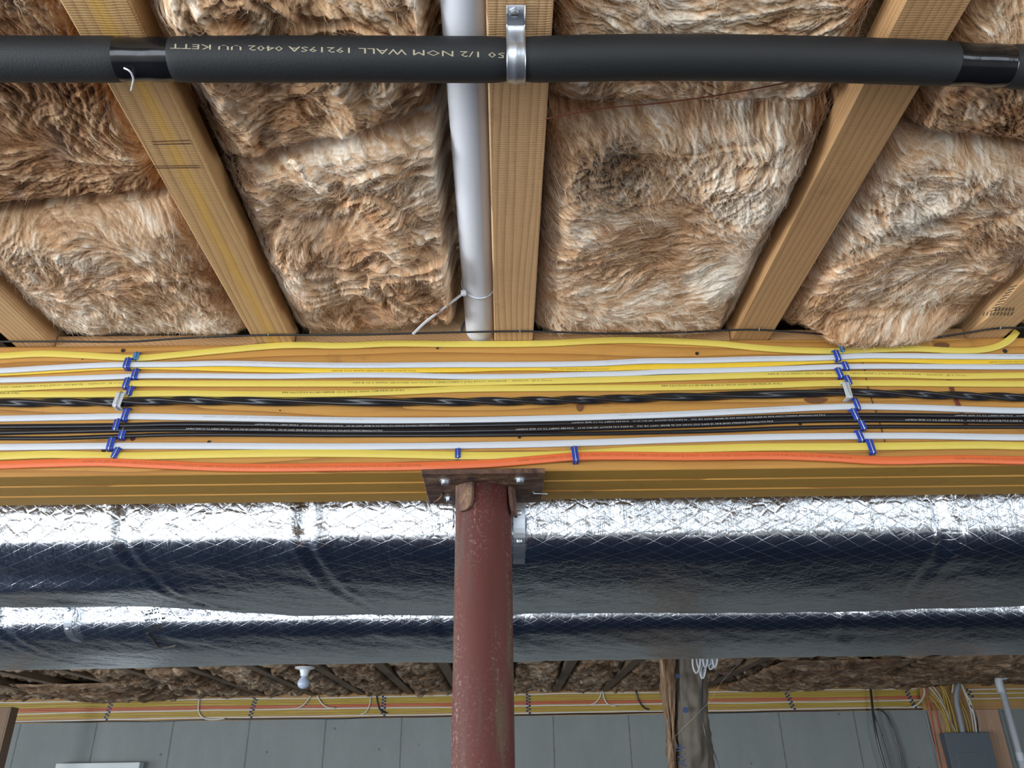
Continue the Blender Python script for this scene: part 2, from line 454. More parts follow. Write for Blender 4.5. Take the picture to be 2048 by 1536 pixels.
M = {}
M['truss'] = m_wood('sawn_spruce', [(0.76, 0.49, 0.25), (0.40, 0.19, 0.07), (0.70, 0.41, 0.18)], 'Y', 0.72, 0.05, ring=50, saw=0.9, knots=0.35)
M['truss_gold'] = m_wood('sawn_spruce_resin', [(0.72, 0.45, 0.20), (0.38, 0.19, 0.07), (0.66, 0.38, 0.14)], 'Y', 0.62, 0.12, ring=45, saw=0.8, knots=0.25, streak=(0.72, 0.40, 0.05))
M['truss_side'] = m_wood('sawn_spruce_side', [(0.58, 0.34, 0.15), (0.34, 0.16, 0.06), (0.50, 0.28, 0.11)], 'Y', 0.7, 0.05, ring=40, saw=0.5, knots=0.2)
M['truss_far'] = m_wood('weathered_spruce', [(0.20, 0.13, 0.075), (0.13, 0.08, 0.04), (0.17, 0.11, 0.06)], 'Y', 0.8, 0.0, ring=50, knots=0.2)  # darker copy of the spruce for the far trusses
M['beam'] = m_wood('varnished_fir_face', [(0.60, 0.31, 0.070), (0.28, 0.110, 0.018), (0.48, 0.21, 0.035)], 'X', 0.5, 0.1, ring=22, knots=0.45, grain=1.0)
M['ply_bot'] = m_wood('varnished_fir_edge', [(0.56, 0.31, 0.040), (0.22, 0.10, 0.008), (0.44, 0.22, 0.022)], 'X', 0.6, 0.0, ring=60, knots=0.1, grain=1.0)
M['rim'] = m_wood('rim_board_fir', [(0.52, 0.30, 0.11), (0.38, 0.19, 0.06), (0.46, 0.25, 0.08)], 'X', 0.6, 0.1, ring=25, knots=0.3)
M['stud'] = m_wood('stud_pine', [(0.24, 0.16, 0.10), (0.14, 0.085, 0.05), (0.20, 0.13, 0.08)], 'Z', 0.75, 0.0, ring=40, knots=0.2)
M['plywood'] = m_wood('plywood_board', [(0.56, 0.36, 0.24), (0.44, 0.26, 0.16), (0.50, 0.31, 0.20)], 'Z', 0.75, 0.0, ring=10, knots=0.1)
M['osb'] = m_osb('strand_board')
M['ins'] = m_insul('brown_fibreglass', (0.105, 0.046, 0.022), (0.37, 0.195, 0.095), (0.63, 0.41, 0.235), (0.90, 0.80, 0.66))
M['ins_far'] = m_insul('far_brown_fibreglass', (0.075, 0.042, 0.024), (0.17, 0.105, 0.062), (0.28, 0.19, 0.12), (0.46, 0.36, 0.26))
M['yellow'] = m_plain('yellow_cable_jacket', (0.68, 0.53, 0.095), 0.38, var=0.08, vscale=12, bump=0.1, dirtc=(0.55, 0.42, 0.12), dirt=0.2)
M['yellow2'] = m_plain('amber_cable_jacket', (0.74, 0.48, 0.03), 0.38, var=0.08, vscale=12, bump=0.1)
M['white'] = m_plain('white_cable_jacket', (0.56, 0.58, 0.61), 0.40, var=0.04, vscale=15, bump=0.1, dirtc=(0.55, 0.55, 0.55), dirt=0.15)
M['orange'] = m_plain('orange_cable_jacket', (0.72, 0.15, 0.045), 0.36, var=0.06, vscale=15, bump=0.1)
M['blackc'] = m_plain('black_cable_jacket', (0.012, 0.012, 0.014), 0.22, var=0.1)
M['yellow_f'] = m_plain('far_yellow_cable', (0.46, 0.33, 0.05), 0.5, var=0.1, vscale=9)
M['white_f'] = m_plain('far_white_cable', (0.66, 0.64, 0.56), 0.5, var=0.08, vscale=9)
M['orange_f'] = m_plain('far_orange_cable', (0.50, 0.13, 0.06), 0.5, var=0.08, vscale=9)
M['grey_c'] = m_plain('grey_service_cable', (0.28, 0.30, 0.32), 0.5)
M['blue'] = m_plain('blue_plastic', (0.018, 0.055, 0.36), 0.35, var=0.08)
M['bluel'] = m_plain('pale_blue_plastic', (0.12, 0.30, 0.55), 0.3, metal=0.4)
M['navy'] = m_plain('dark_blue_plastic', (0.015, 0.025, 0.12), 0.5)
M['greyp'] = m_plain('grey_plastic', (0.50, 0.52, 0.53), 0.4, var=0.1)
M['zinc'] = m_plain('galvanised_steel', (0.60, 0.63, 0.67), 0.36, metal=0.9, var=0.22, vscale=90, bump=0.12, bscale=40)
M['steel'] = m_plain('bright_steel', (0.52, 0.55, 0.58), 0.42, metal=1.0, var=0.1)
M['foam'] = m_plain('black_pipe_foam', (0.014, 0.015, 0.016), 0.6, var=0.2, vscale=25, bump=0.35, bscale=520, spec=0.42)
M['tape'] = m_plain('shiny_black_tape', (0.008, 0.008, 0.009), 0.13, var=0.2, bump=0.12, bscale=60, axis=(4, 1, 1))
M['pvc'] = m_plain('white_pvc', (0.78, 0.79, 0.83), 0.35, var=0.03, vscale=20, bump=0.05, dirtc=(0.5, 0.5, 0.5), dirt=0.12, dscale=60)
M['conduit'] = m_plain('grey_white_conduit', (0.52, 0.55, 0.60), 0.4, var=0.06)
M['post'] = m_post('red_primer_steel'); M['rust'] = m_rust('rusty_plate_steel')
M['foil'] = m_foil('foil_scrim_wrap')
M['print_k'] = m_plain('black_ink', (0.05, 0.045, 0.03), 0.6)
M['print_g'] = m_plain('grey_ink', (0.42, 0.42, 0.43), 0.6)
M['print_w'] = m_plain('pale_ink', (0.62, 0.60, 0.55), 0.6)
M['print_t'] = m_plain('tan_ink', (0.42, 0.36, 0.24), 0.6)
M['print_r'] = m_plain('brown_ink', (0.35, 0.06, 0.02), 0.6)
M['print_r2'] = m_plain('burnt_pencil', (0.13, 0.06, 0.03), 0.7)
M['print_b'] = m_plain('blue_ink', (0.035, 0.06, 0.14), 0.7)
M['kraft'] = m_plain('kraft_paper', (0.13, 0.105, 0.08), 0.7, var=0.25, vscale=18, bump=0.6, bscale=45, axis=(1, 1, 0.25))
M['panel'] = m_plain('grey_enamel', (0.085, 0.105, 0.125), 0.45, var=0.05)
M['whitebox'] = m_plain('white_board', (0.62, 0.66, 0.66), 0.6, var=0.05)
M['porcelain'] = m_plain('white_porcelain', (0.80, 0.84, 0.86), 0.25, var=0.03)
M['bulb'] = m_plain('frosted_bulb', (0.55, 0.63, 0.78), 0.15, var=0.03)
M['conc'] = m_concrete('formed_concrete')
M['tarp'] = m_plain('dark_blue_sheet', (0.006, 0.022, 0.062), 0.6, var=0.2, vscale=3)
M['floor'] = m_plain('concrete_floor', (0.46, 0.46, 0.45), 0.7, var=0.2, vscale=3, bump=0.2, dirtc=(0.25, 0.25, 0.25), dirt=0.3, dscale=4)
M['sub'] = m_plain('subfloor_board', (0.16, 0.10, 0.05), 0.8, var=0.2)
M['void'] = m_plain('hole_shadow_wood', (0.03, 0.015, 0.01), 0.9)

# ------------------------------------------------------------------ setting
XL, XR = -5.6, 6.2
struct(MB().box((XL-.2, YB-.2, -0.15), (XR+.2, YW+.3, 0)).build('floor', M['floor']))
o = MB().box((XL+.3, -0.9, 0.0), (XR-.3, 6.3, 0.004)).build('floor_sheet', M['tarp']); tag(o, 'dark blue protective sheet covering the floor under the ducts', 'floor sheet')  # unseen sheet, added so the foil undersides reflect dark blue
struct(MB().box((XL-.2, YB-.2, H+0.30), (XR+.2, YW+.3, H+0.33)).build('ceiling', M['sub']))
ZT = CAMZ+0.4775                      # top of the far concrete wall
struct(MB().box((XL, YW+0.004, 0), (XR, YW+0.25, ZT)).build('wall_far', M['conc']))
def wall_with_holes(name, axis, pos, th, a0, a1, z1, holes):
    mb = MB()
    def bx(u0, u1, w0, w1):
        if u1-u0 < 1e-4 or w1-w0 < 1e-4: return
        if axis == 'y': mb.box((u0, pos-th, w0), (u1, pos, w1))
        else: mb.box((pos-th if pos < 0 else pos, u0, w0), (pos if pos < 0 else pos+th, u1, w1))
    u = a0
    for (h0, h1, b0, b1) in holes:
        bx(u, h0, 0, z1); bx(h0, h1, 0, b0); bx(h0, h1, b1, z1); u = h1
    bx(u, a1, 0, z1)
    return struct(mb.build(name, M['conc']))
wall_with_holes('wall_back', 'y', YB, 0.2, XL, XR, H+0.3, WIN)
wall_with_holes('wall_left', 'x', XL, 0.2, YB, YW+.25, H+0.3, [(-2.6, 1.4, .45, 2.05), (3.1, 5.5, .95, 2.05)])
wall_with_holes('wall_right', 'x', XR, 0.2, YB, YW+.25, H+0.3, [(-2.5, .9, .5, 2.0)])
for i, (a, b, c, d) in enumerate(WIN):      # frames of the openings behind the camera
    w = MB(); t = 0.05
    for q in ((a, a+t, c, d), (b-t, b, c, d), (a, b, c, c+t), (a, b, d-t, d), ((a+b)/2-t/2, (a+b)/2+t/2, c, d)):
        w.box((q[0], YB-0.04, q[2]), (q[1], YB+0.01, q[3]))
    struct(w.build('window_%d' % (i+1), M['whitebox']))

# ------------------------------------------------------------------ wooden beam
beam = empty('wooden_beam', (0, YF, ZB))
tag(beam, 'amber varnished wooden beam crossing the photo under the floor trusses', 'beam')
BX0, BX1 = -3.6, 3.8
pw = (YK-YF)/3
for i in range(3):
    g = 0.0006
    mb = MB().box((BX0, YF+i*pw+g, ZB+(0.0026, 0.0013, 0.0)[i]), (BX1, YF+(i+1)*pw-g, H-0.001), 0.0016)
    o = mb.build('ply', M['beam'], beam)
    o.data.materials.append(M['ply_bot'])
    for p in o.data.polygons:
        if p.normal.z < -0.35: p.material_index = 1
# nail heads, holes and knots seen on the face
for (x, y, r) in [(875, 696, 2.6), (246, 701, 4), (165, 716, 3.2), (1394, 707, 3.6), (1039, 874, 3.2), (265, 877, 4.5), (207, 901, 3.6), (1600, 847, 3.6), (418, 884, 3.2), (2010, 702, 4.5), (628, 810, 1.6), (313, 810, 1.6), (560, 821, 1.2)]:
    p = hy(x, y, YF); rr = r/1200.0
    mb = MB().lathe((p[0], YF+0.0012, p[2]), (0, -1, 0), [(0, rr), (0.0018, rr), (0.0022, rr*0.8), (0.0014, rr*0.3)], 12)
    mb.build('nail_head', M['void'], beam, True)
for (x, y, a, b_) in [(1160, 815, 7, 9), (1632, 801, 22, 7), (1884, 692, 15, 9)]:
    p = hy(x, y, YF); an = np.linspace(0, 2*math.pi, 20, endpoint=False)
    kn = m_plain('knot_wood', (0.16, 0.065, 0.02), 0.5) if 'knot' not in M else M['knot']; M['knot'] = kn
    V = [(p[0]+math.cos(t)*a/1200*(1+.15*math.sin(3*t)), YF-0.0005, p[2]+math.sin(t)*b_/1200*(1+.1*math.cos(2*t))) for t in an]
    V2 = [(v[0], YF+0.002, v[2]) for v in V]
    n = len(V); mk('knot', V+V2, [tuple(range(n))[::-1]]+[((i+1) % n, i, i+n, (i+1) % n+n) for i in range(n)], kn, beam)
# dark red painted stroke and scarf joint on the right
pts = [hy(x, y, YF-0.0006) for x, y in [(1897, 757), (1903, 775), (1912, 800), (1922, 820), (1930, 845), (1936, 858)]]
M['stain'] = m_plain('dark_red_mark', (0.16, 0.03, 0.01), 0.6, var=0.3)
V, Fc = sweep(smooth_path(pts, 0.004), [(-0.0004, -0.004), (-0.0004, 0.004), (0.0003, 0.003), (0.0003, -0.003)]); mk('painted_mark', V, Fc, M['stain'], beam)
pts = [hy(x, y, YF-0.0003) for x, y in [(1722, 702), (1728, 735), (1740, 790), (1752, 822), (1764, 862), (1770, 884)]]
V, Fc = sweep(smooth_path(pts, 0.006), [(-0.0004, -0.0006), (-0.0004, 0.0006), (0.0003, 0.0006), (0.0003, -0.0006)]); mk('crack', V, Fc, M['void'], beam)

# ------------------------------------------------------------------ floor trusses
ORD = ['', 'first', 'second', 'third', 'fourth', 'fifth', 'sixth', 'seventh', 'eighth', 'ninth', 'tenth', 'eleventh', 'twelfth', 'thirteenth', 'fourteenth', 'fifteenth']
def chord(mb, x, y0, y1, z0, h=0.038, w=TWD): return mb.box((x-w/2, y0, z0), (x+w/2, y1, z0+h), 0.002)
near_lab = {-2: 'floor truss at the far left of the near ceiling, mostly outside the frame', -1: 'floor truss with golden resin streak left of the white pipe',
            0: 'pale centre floor truss beside the white pipe, carrying the pipe strap', 1: 'brown floor truss slanting down right of the dark-stained batt',
            2: 'floor truss at the far right corner with printed grade marks', -3: 'floor truss outside the left edge above the near cables', 3: 'floor truss outside the right edge above the near cables'}
for k in range(-3, 4):
    x = TX0+k*SP; t = empty('floor_truss', (x, -1.0, H))
    tag(t, near_lab[k], 'floor truss', 'floor trusses over the near side of the beam')
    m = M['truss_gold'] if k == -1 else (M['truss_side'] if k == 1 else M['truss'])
    chord(MB(), x, -3.3, YK+0.01, H).build('bottom_chord', m, t)
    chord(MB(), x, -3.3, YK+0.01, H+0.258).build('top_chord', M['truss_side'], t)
    y = YF-0.02; s = 1
    MB().box((x-0.006, YF-0.45, H+0.038), (x+0.006, YK, H+0.258)).build('end_web', M['osb'], t)
    y = YF-0.47
    while y > -3.0:
        a = (x, y, H+0.05 if s > 0 else H+0.25); b_ = (x, y-0.28, H+0.25 if s > 0 else H+0.05)
        V, Fc = sweep([a, b_], [(-.018, -.03), (-.018, .03), (.018, .03), (.018, -.03)], hint=(0, 0.7, 0.7)); mk('web', V, Fc, M['truss_side'], t)
        y -= 0.28; s = -s
for k in range(-14, 15):
    x = TX0+k*SP
    t = empty('floor_truss', (x, 4.0, H))
    if k == 0: lab = 'far floor truss in line behind the steel post'
    else: lab = 'far floor truss over the back of the basement, %s %s of the steel post' % (ORD[abs(k)], 'left' if k < 0 else 'right')
    tag(t, lab, 'floor truss', 'floor trusses over the far side of the beam')
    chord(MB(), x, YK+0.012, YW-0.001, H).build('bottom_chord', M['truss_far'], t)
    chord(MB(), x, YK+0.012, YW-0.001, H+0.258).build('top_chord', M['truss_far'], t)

# blocking strips on the beam between the near trusses, and the strand board behind the white pipe
for k, lab in ((-1, 'wood blocking strip on top of the beam left of the centre truss'), (0, 'wood blocking strip on the beam right of the centre truss'),
               (1, 'wood blocking strip on the beam near the right edge'), (-2, 'wood blocking strip on the beam near the left edge')):
    x0 = TX0+k*SP+TWD/2+0.001; x1 = TX0+(k+1)*SP-TWD/2-0.001
    o = MB().box((x0, YF+0.004, H), (x1, YF+0.012, H+0.020), 0.001).build('blocking_strip', M['truss_side'])
    tag(o, lab, 'blocking', 'blocking strips on the beam')
x0 = TX0-SP+TWD/2+0.02; x1 = TX0-TWD/2-0.002
o = MB().box((x0, YF+0.0125, H), (x1, YF+0.0245, H+0.25)).build('strand_board', M['osb'])
tag(o, 'pale strand board panel showing behind the foot of the white pipe', 'board')
cx = float(hz(960, 660, H+0.024)[0])
c = np.array([cx, YF+0.012, H+0.026]); mb = MB(); an = np.linspace(0, 2*math.pi, 28, endpoint=False)
V = []; 
for rr, yy in ((0.029, 0.0), (0.033, 0.0), (0.033, 0.012), (0.029, 0.012)):
    V += [(c[0]+rr*math.cos(t), c[1]-0.004+yy*0.3, c[2]+rr*math.sin(t)) for t in an]
n = 28; Fc = [(a*n+i, a*n+(i+1) % n, ((a+1) % 4)*n+(i+1) % n, ((a+1) % 4)*n+i) for a in range(4) for i in range(n)]
tag(mk('pipe_grommet', V, Fc, M['steel']), 'thin metal ring around the foot of the white pipe', 'grommet')

# rim board above the far concrete wall
o = MB().box((XL, YW, ZT), (XR, YW+0.03, H+0.299)).build('rim_board', M['rim'])
tag(o, 'wooden rim board over the concrete wall behind the far cable run', 'rim board')

# ------------------------------------------------------------------ insulation batts
def lic(w, h, ang, L, rs, sm=0):
    n = rs.rand(h, w)
    if sm:
        for _ in range(sm):
            n = (n+np.roll(n, 1, 0)+np.roll(n, -1, 0)+np.roll(n, 1, 1)+np.roll(n, -1, 1))/5
    vx, vy = np.cos(ang), np.sin(ang); acc = n.copy(); yy0, xx0 = np.mgrid[0:h, 0:w].astype(float)
    for sg in (1, -1):
        x, y = xx0.copy(), yy0.copy()
        for _ in range(L):
            xi = np.clip(np.rint(x), 0, w-1).astype(int); yi = np.clip(np.rint(y), 0, h-1).astype(int)
            x += sg*vx[yi, xi]; y += sg*vy[yi, xi]
            xi = np.clip(np.rint(x), 0, w-1).astype(int); yi = np.clip(np.rint(y), 0, h-1).astype(int)
            acc += n[yi, xi]
    acc -= acc.mean(); acc /= acc.std()+1e-9; return acc

def batt(name, bay, ya, yb, step, seed, mat, th0=0.0, swirl=2.2, lump=0.010, tone=0.0, zc=0.014, edge=0.040, patches=(), stains=(), steps=0.0,
         droop=0.0, fibers=9000, ragged=0.016, parent=None, world=True, endr=0.035, extra=None, fr=1.0):
    """one fibreglass batt between two trusses. ya/yb: world Y of its ends (numbers or functions of X)"""
    rs = np.random.RandomState(seed)
    X0 = TX0+bay*SP+TWD/2; X1 = TX0+(bay+1)*SP-TWD/2; xc = (X0+X1)/2; hw = (X1-X0)/2
    fa = ya if callable(ya) else (lambda x: np.full_like(x, ya)); fb = yb if callable(yb) else (lambda x: np.full_like(x, yb))
    ly = float(np.mean(fb(np.array([X0, X1]))-fa(np.array([X0, X1]))))
    nx = int(2*hw/step)+1; ny = int(ly/step)+1
    u, v = np.meshgrid(np.linspace(-1, 1, nx), np.linspace(0, 1, ny))
    x = xc+u*hw; y = fa(x)*(1-v)+fb(x)*v
    # ragged outline: inward, so that it never leaves the bay by much
    rg = fbm(y*14, u*1.5, seed+3, 4)
    x = xc+u*(hw+0.001-ragged*(0.5+0.5*rg)*np.abs(u)**6)
    y = y+(fbm(x*13, v*1.5, seed+8, 4))*0.010*(2*v-1)**8*np.sign(v-.5)
    de = np.minimum(1-np.abs(u), 1)*hw; dv = np.minimum(y-fa(x), fb(x)-y); dv = np.maximum(dv, 0)
    e1 = np.clip(de/0.055, 0, 1); e2 = np.clip(dv/endr, 0, 1)
    pil = (1-(1-e1)**2.4)*(1-(1-e2)**2.6*0.85)
    q = 1.0
    ca_, sa_ = math.cos(th0+0.3), math.sin(th0+0.3); xr_ = x*ca_+y*sa_; yr_ = -x*sa_+y*ca_
    rough = np.clip(0.15+1.5*vnoise(x*8+3, y*8, seed+14), 0.15, 1.3)
    lm = fbm(x*7, y*8, seed+11, 4)*lump*1.15+fbm(x*25, y*25, seed+17, 3)*lump*0.35*rough
    wx = fbm(x*6, y*6, seed+21, 3)*0.08; wy = fbm(x*6, y*6, seed+25, 3)*0.08
    rd = ridged((xr_+wx)*9, (yr_+wy)*14, seed+31, 3)*rough
    lm = lm+rd*lump*0.7-lump*0.5*ridged((x+wy)*8+3, (y+wx)*8, seed+37, 3)**2
    if steps:      # torn layers: terraces of a warped field
        n = fbm((x+wx)*5, (y+wy)*8, seed+41, 3)*3.0+y*5
        fr_ = n-np.floor(n); lm = lm+steps*(sstep(0.0, 0.16, fr_)-fr_)*np.minimum(rough*1.2, 1.2)
    ang = th0+swirl*fbm(x*4.5, y*4.5, seed+51, 3)*math.pi*0.6+0.9*fbm(x*30, y*30, seed+55, 3)
    fine_ = step < .004
    l1 = lic(nx, ny, ang, 7, rs, 0); l2 = lic(nx, ny, ang+0.9*fbm(x*18, y*18, seed+57, 3)+0.5, 12 if fine_ else 8, rs, 2)
    l3 = lic(nx, ny, ang, 12, rs, 7) if fine_ else l2
    tuft = fbm(x*60, y*60, seed+91, 3)
    # a fading of the relief into loose clumps
    k = step/0.0012 if step > .004 else 1.0
    rel = (0.00042*l1+0.00055*l2+0.00065*l3)*(1.0 if step < .004 else 2.2)*(0.45+1.1*vnoise(x*22, y*22, seed+5))*(0.5+0.6*rough)+0.0016*tuft*rough
    z = H+zc+edge*(1-pil)-lm*(0.25+0.75*pil)-rel
    if droop: z = z-droop*sstep(0.25, 0.0, fb(x)-y)*pil
    if extra is not None: z = z+extra(x, y, pil)
    z = np.minimum(z, H+0.12)
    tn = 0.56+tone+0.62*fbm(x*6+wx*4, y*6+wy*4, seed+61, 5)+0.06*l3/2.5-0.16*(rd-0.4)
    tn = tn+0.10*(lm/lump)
    st = np.zeros_like(x)
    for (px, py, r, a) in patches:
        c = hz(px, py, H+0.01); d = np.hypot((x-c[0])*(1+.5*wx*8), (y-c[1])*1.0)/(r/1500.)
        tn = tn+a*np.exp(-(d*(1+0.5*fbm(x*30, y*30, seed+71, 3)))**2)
    for (px, py, r, a) in stains:
        c = hz(px, py, H+0.01); d = np.hypot(x-c[0], y-c[1])/(r/1500.)
        mk_ = np.exp(-(d*(1+0.6*fbm(x*26, y*26, seed+81, 4)))**4); cl = vnoise(x*150, y*150, seed+83)*0.6+vnoise(x*300, y*300, seed+85)*0.4
        st = np.maximum(st, a*mk_*np.clip(1.45-1.3*cl+0.1*l2, 0, 1)); z = z-mk_*(cl-0.5)*0.006
    fib = np.clip(0.52+0.13*l1+0.12*l2+0.07*l3+0.10*tuft, 0, 1.2)
    V = np.stack([x, y, z], -1).reshape(-1, 3)
    idx = np.arange(nx*ny).reshape(ny, nx)
    Q = np.stack([idx[:-1, :-1], idx[1:, :-1], idx[1:, 1:], idx[:-1, 1:]], -1).reshape(-1, 4)
    A1 = fib.ravel(); A2 = tn.ravel(); A3 = st.ravel()
    # sides and top give the batt its thickness
    ring = np.concatenate([idx[0, :], idx[1:, -1], idx[-1, :-1][::-1], idx[1:-1, 0][::-1]])
    nr = len(ring); base = len(V); top = V[ring].copy(); top[:, 2] = H+0.22; mid = V[ring].copy(); mid[:, 2] += 0.03
    mid[:, 0] += rs.randn(nr)*0.0008; V = np.vstack([V, mid, top])
    r2 = np.roll(np.arange(nr), -1)
    Q = np.vstack([Q, np.stack([ring, ring[r2], base+r2, base+np.arange(nr)], 1), np.stack([base+np.arange(nr), base+r2, base+nr+r2, base+nr+np.arange(nr)], 1)])
    # flat top
    V = np.vstack([V, [[xc, float(y.mean()), H+0.22]]]); ci = len(V)-1
    Tq = np.stack([base+nr+np.arange(0, nr), base+nr+np.roll(np.arange(nr), -1), np.full(nr, ci), np.full(nr, ci)], 1)
    A1 = np.r_[A1, np.tile(A1[ring], 2), 0.4]; A2 = np.r_[A2, np.tile(A2[ring], 2), 0.4]; A3 = np.r_[A3, np.zeros(2*nr+1)]
    # top as degenerate-free tris is added through a second mesh pass: keep quads only by pairing
    m2 = nr//2*2; ii = np.arange(0, m2-1, 2)
    Tq = np.stack([base+nr+ii, base+nr+ii+1, base+nr+(ii+2) % nr, np.full(len(ii), ci)], 1)
    Q = np.vstack([Q, Tq])
    if fibers:
        nf = fibers; K = 7
        iy = rs.randint(2, ny-2, nf); ix = rs.randint(1, nx-1, nf)
        eb = rs.rand(nf) < 0.30           # extra wisps along the edges
        ix = np.where(eb, np.where(rs.rand(nf) < .5, rs.randint(1, 14, nf), nx-1-rs.randint(1, 14, nf)), ix)
        fx, fy = ix.astype(float), iy.astype(float); sg = np.where(rs.rand(nf) < .5, 1, -1); ln = np.where(rs.rand(nf) < .06, 2.6, 1.0)*rs.uniform(5, 26, nf)/K*fr*(0.0012/step if step < .004 else 0.5)
        lift = rs.uniform(0.0004, 0.0042, nf)*np.where(rs.rand(nf) < .12, 2.3, 1); wd = rs.uniform(0.00011, 0.00026, nf)*(1 if step < .004 else 6)
        curl = rs.randn(nf)*0.16; turn = rs.randn(nf)*0.55; PV = []; 
        C0 = fib[iy, ix]; T0 = tn[iy, ix]; S0 = st[iy, ix]
        px_ = []; 
        for kk in range(K):
            xi = np.clip(np.rint(fx), 0, nx-1).astype(int); yi = np.clip(np.rint(fy), 0, ny-1).astype(int)
            a = ang[yi, xi]+turn+curl*kk*1.5
            t = kk/(K-1)
            P = np.stack([xc+(fx/(nx-1)*2-1)*hw, y[yi, xi]+(fy-yi)*step, z[yi, xi]-0.0003-lift*np.sin(math.pi*min(1, t*1.0))*1.0-lift*t*0.6], 1)
            P[:, 0] = np.where(np.abs(P[:, 0]-xc) > hw+.006, xc+np.sign(P[:, 0]-xc)*(hw+.006), P[:, 0])
            nrm = np.stack([-np.sin(a), np.cos(a), np.zeros(nf)], 1)*(wd*(1-0.8*t))[:, None]
            PV.append(P-nrm); PV.append(P+nrm)
            fx += sg*np.cos(a)*ln; fy += sg*np.sin(a)*ln
        PV = np.stack(PV, 1)              # nf, 2K, 3
        b0 = len(V)+np.arange(nf)*2*K
        FQ = np.concatenate([np.stack([b0+2*i, b0+2*i+1, b0+2*i+3, b0+2*i+2], 1) for i in range(K-1)])
        V = np.vstack([V, PV.reshape(-1, 3)]); Q = np.vstack([Q, FQ])
        bright = rs.uniform(-0.1, 0.38, nf)
        A1 = np.r_[A1, np.repeat(np.clip(C0+bright, 0, 1.3), 2*K)]; A2 = np.r_[A2, np.repeat(T0+0.08, 2*K)]; A3 = np.r_[A3, np.repeat(S0*0.6, 2*K)]
    return mk(name, V, Q, mat, parent, True, origin=(xc, float(y.mean()), H+0.02), attrs={'fib': A1, 'tone': A2, 'stain': A3})

def seam(p, q):       # a straight seam through two photo points, as a function of X
    a = hz(p[0], p[1], H+0.02); b_ = hz(q[0], q[1], H+0.02); s = (b_[1]-a[1])/(b_[0]-a[0])
    return lambda x: a[1]+(x-a[0])*s
YE = YF+0.008
G0 = 'insulation batts between the near trusses'
sL = seam((0, 442), (350, 418)); sC = seam((440, 345), (880, 235)); sR = seam((1100, 235), (1640, 225)); sRR = seam((1830, 262), (2048, 305))
def gap(f, d): return lambda x: f(x)+d
BT = []
def hangover(x, y, pil): return -0.050*sstep(YF-0.09, YF-0.004, y)*sstep(0.49, 0.56, x+0.01*fbm(x*40, y*0, 6, 3))*sstep(0.765, 0.67, x)
def pipeclear(x, y, pil): return 0.055*sstep(-0.082, -0.062, x+0.006*fbm(y*20, y*0, 5, 3))
ST = 0.00125
BT.append((dict(bay=-2, ya=-0.35, yb=gap(sL, -0.003), seed=11, th0=0.5, swirl=1.6, lump=0.006, tone=-0.19, zc=0.030, patches=[(60, 40, 90, .22), (150, 205, 70, .12), (30, 260, 80, -.05)], fibers=9000),
           'dark brown insulation batt at upper left, behind the black pipe'))
BT.append((dict(bay=-2, ya=gap(sL, 0.003), yb=YE, seed=23, th0=0.15, swirl=1.3, lump=0.010, tone=0.12, zc=0.006, patches=[(60, 520, 95, .35), (190, 515, 45, .25), (120, 600, 90, .12), (350, 480, 80, .10), (330, 600, 60, -.2)], fibers=9000, endr=0.06),
           'pale puffy insulation batt at lower left, left of the resin-streaked truss'))
BT.append((dict(bay=-1, ya=-0.35, yb=gap(sC, -0.002), seed=35, th0=0.1, swirl=2.0, lump=0.015, tone=0.03, zc=0.014, steps=0.009, extra=pipeclear, patches=[(430, 200, 60, .3), (500, 285, 50, .2), (640, 40, 120, .12), (700, 90, 60, -.15), (860, 250, 60, -.25)], fibers=12000, ragged=0.016),
           'ragged insulation batt with a torn edge at upper centre left'))
sQ = seam((700, 676), (925, 634))
yQ = lambda x: np.minimum(YE-0.004+0*x, sQ(x))
BT.append((dict(bay=-1, ya=gap(sC, 0.002), yb=yQ, seed=47, th0=-0.1, swirl=2.2, lump=0.016, tone=-0.01, zc=0.010, steps=0.009, extra=pipeclear, patches=[(550, 440, 55, .32), (700, 300, 60, .2), (610, 560, 60, .08), (640, 480, 50, .15), (820, 560, 70, -.25), (860, 600, 60, -.3), (700, 640, 50, -.12), (480, 340, 50, .15)], fibers=13000, ragged=0.020),
           'torn lumpy insulation batt between the resin-streaked truss and the white pipe'))
BT.append((dict(bay=0, ya=-0.35, yb=gap(sR, -0.002), seed=59, th0=0.1, swirl=1.5, lump=0.009, tone=0.0, zc=0.018, patches=[(1350, 40, 130, .16), (1600, 190, 60, .15), (1500, 50, 80, -.12), (1750, 20, 40, .2)], fibers=10000),
           'insulation batt at upper right of the centre truss, above the stained one'))
BT.append((dict(bay=0, ya=gap(sR, 0.002), yb=YE, seed=61, th0=0.55, swirl=1.5, lump=0.011, tone=0.08, zc=0.006, steps=0.004,
                patches=[(1480, 300, 130, .12), (1570, 310, 45, .32), (1170, 450, 45, .3), (1300, 590, 80, .28), (1430, 560, 70, .22), (1350, 480, 100, -.08), (1150, 260, 60, -.1), (1200, 620, 60, .1), (1500, 400, 60, .08)],
                stains=[(1224, 335, 78, 1.0), (1165, 365, 45, 0.8), (1250, 385, 45, 0.7)], fibers=13000, endr=0.05),
           'insulation batt with a dark brown stain right of the centre truss'))
BT.append((dict(bay=1, ya=-0.35, yb=gap(sRR, -0.002), seed=73, th0=0.2, swirl=1.7, lump=0.012, tone=-0.13, zc=0.012, patches=[(1990, 50, 50, .3), (1900, 220, 50, .15), (2000, 130, 60, -.25)], fibers=9000),
           'brown insulation batt in the upper right corner behind the taped pipe'))
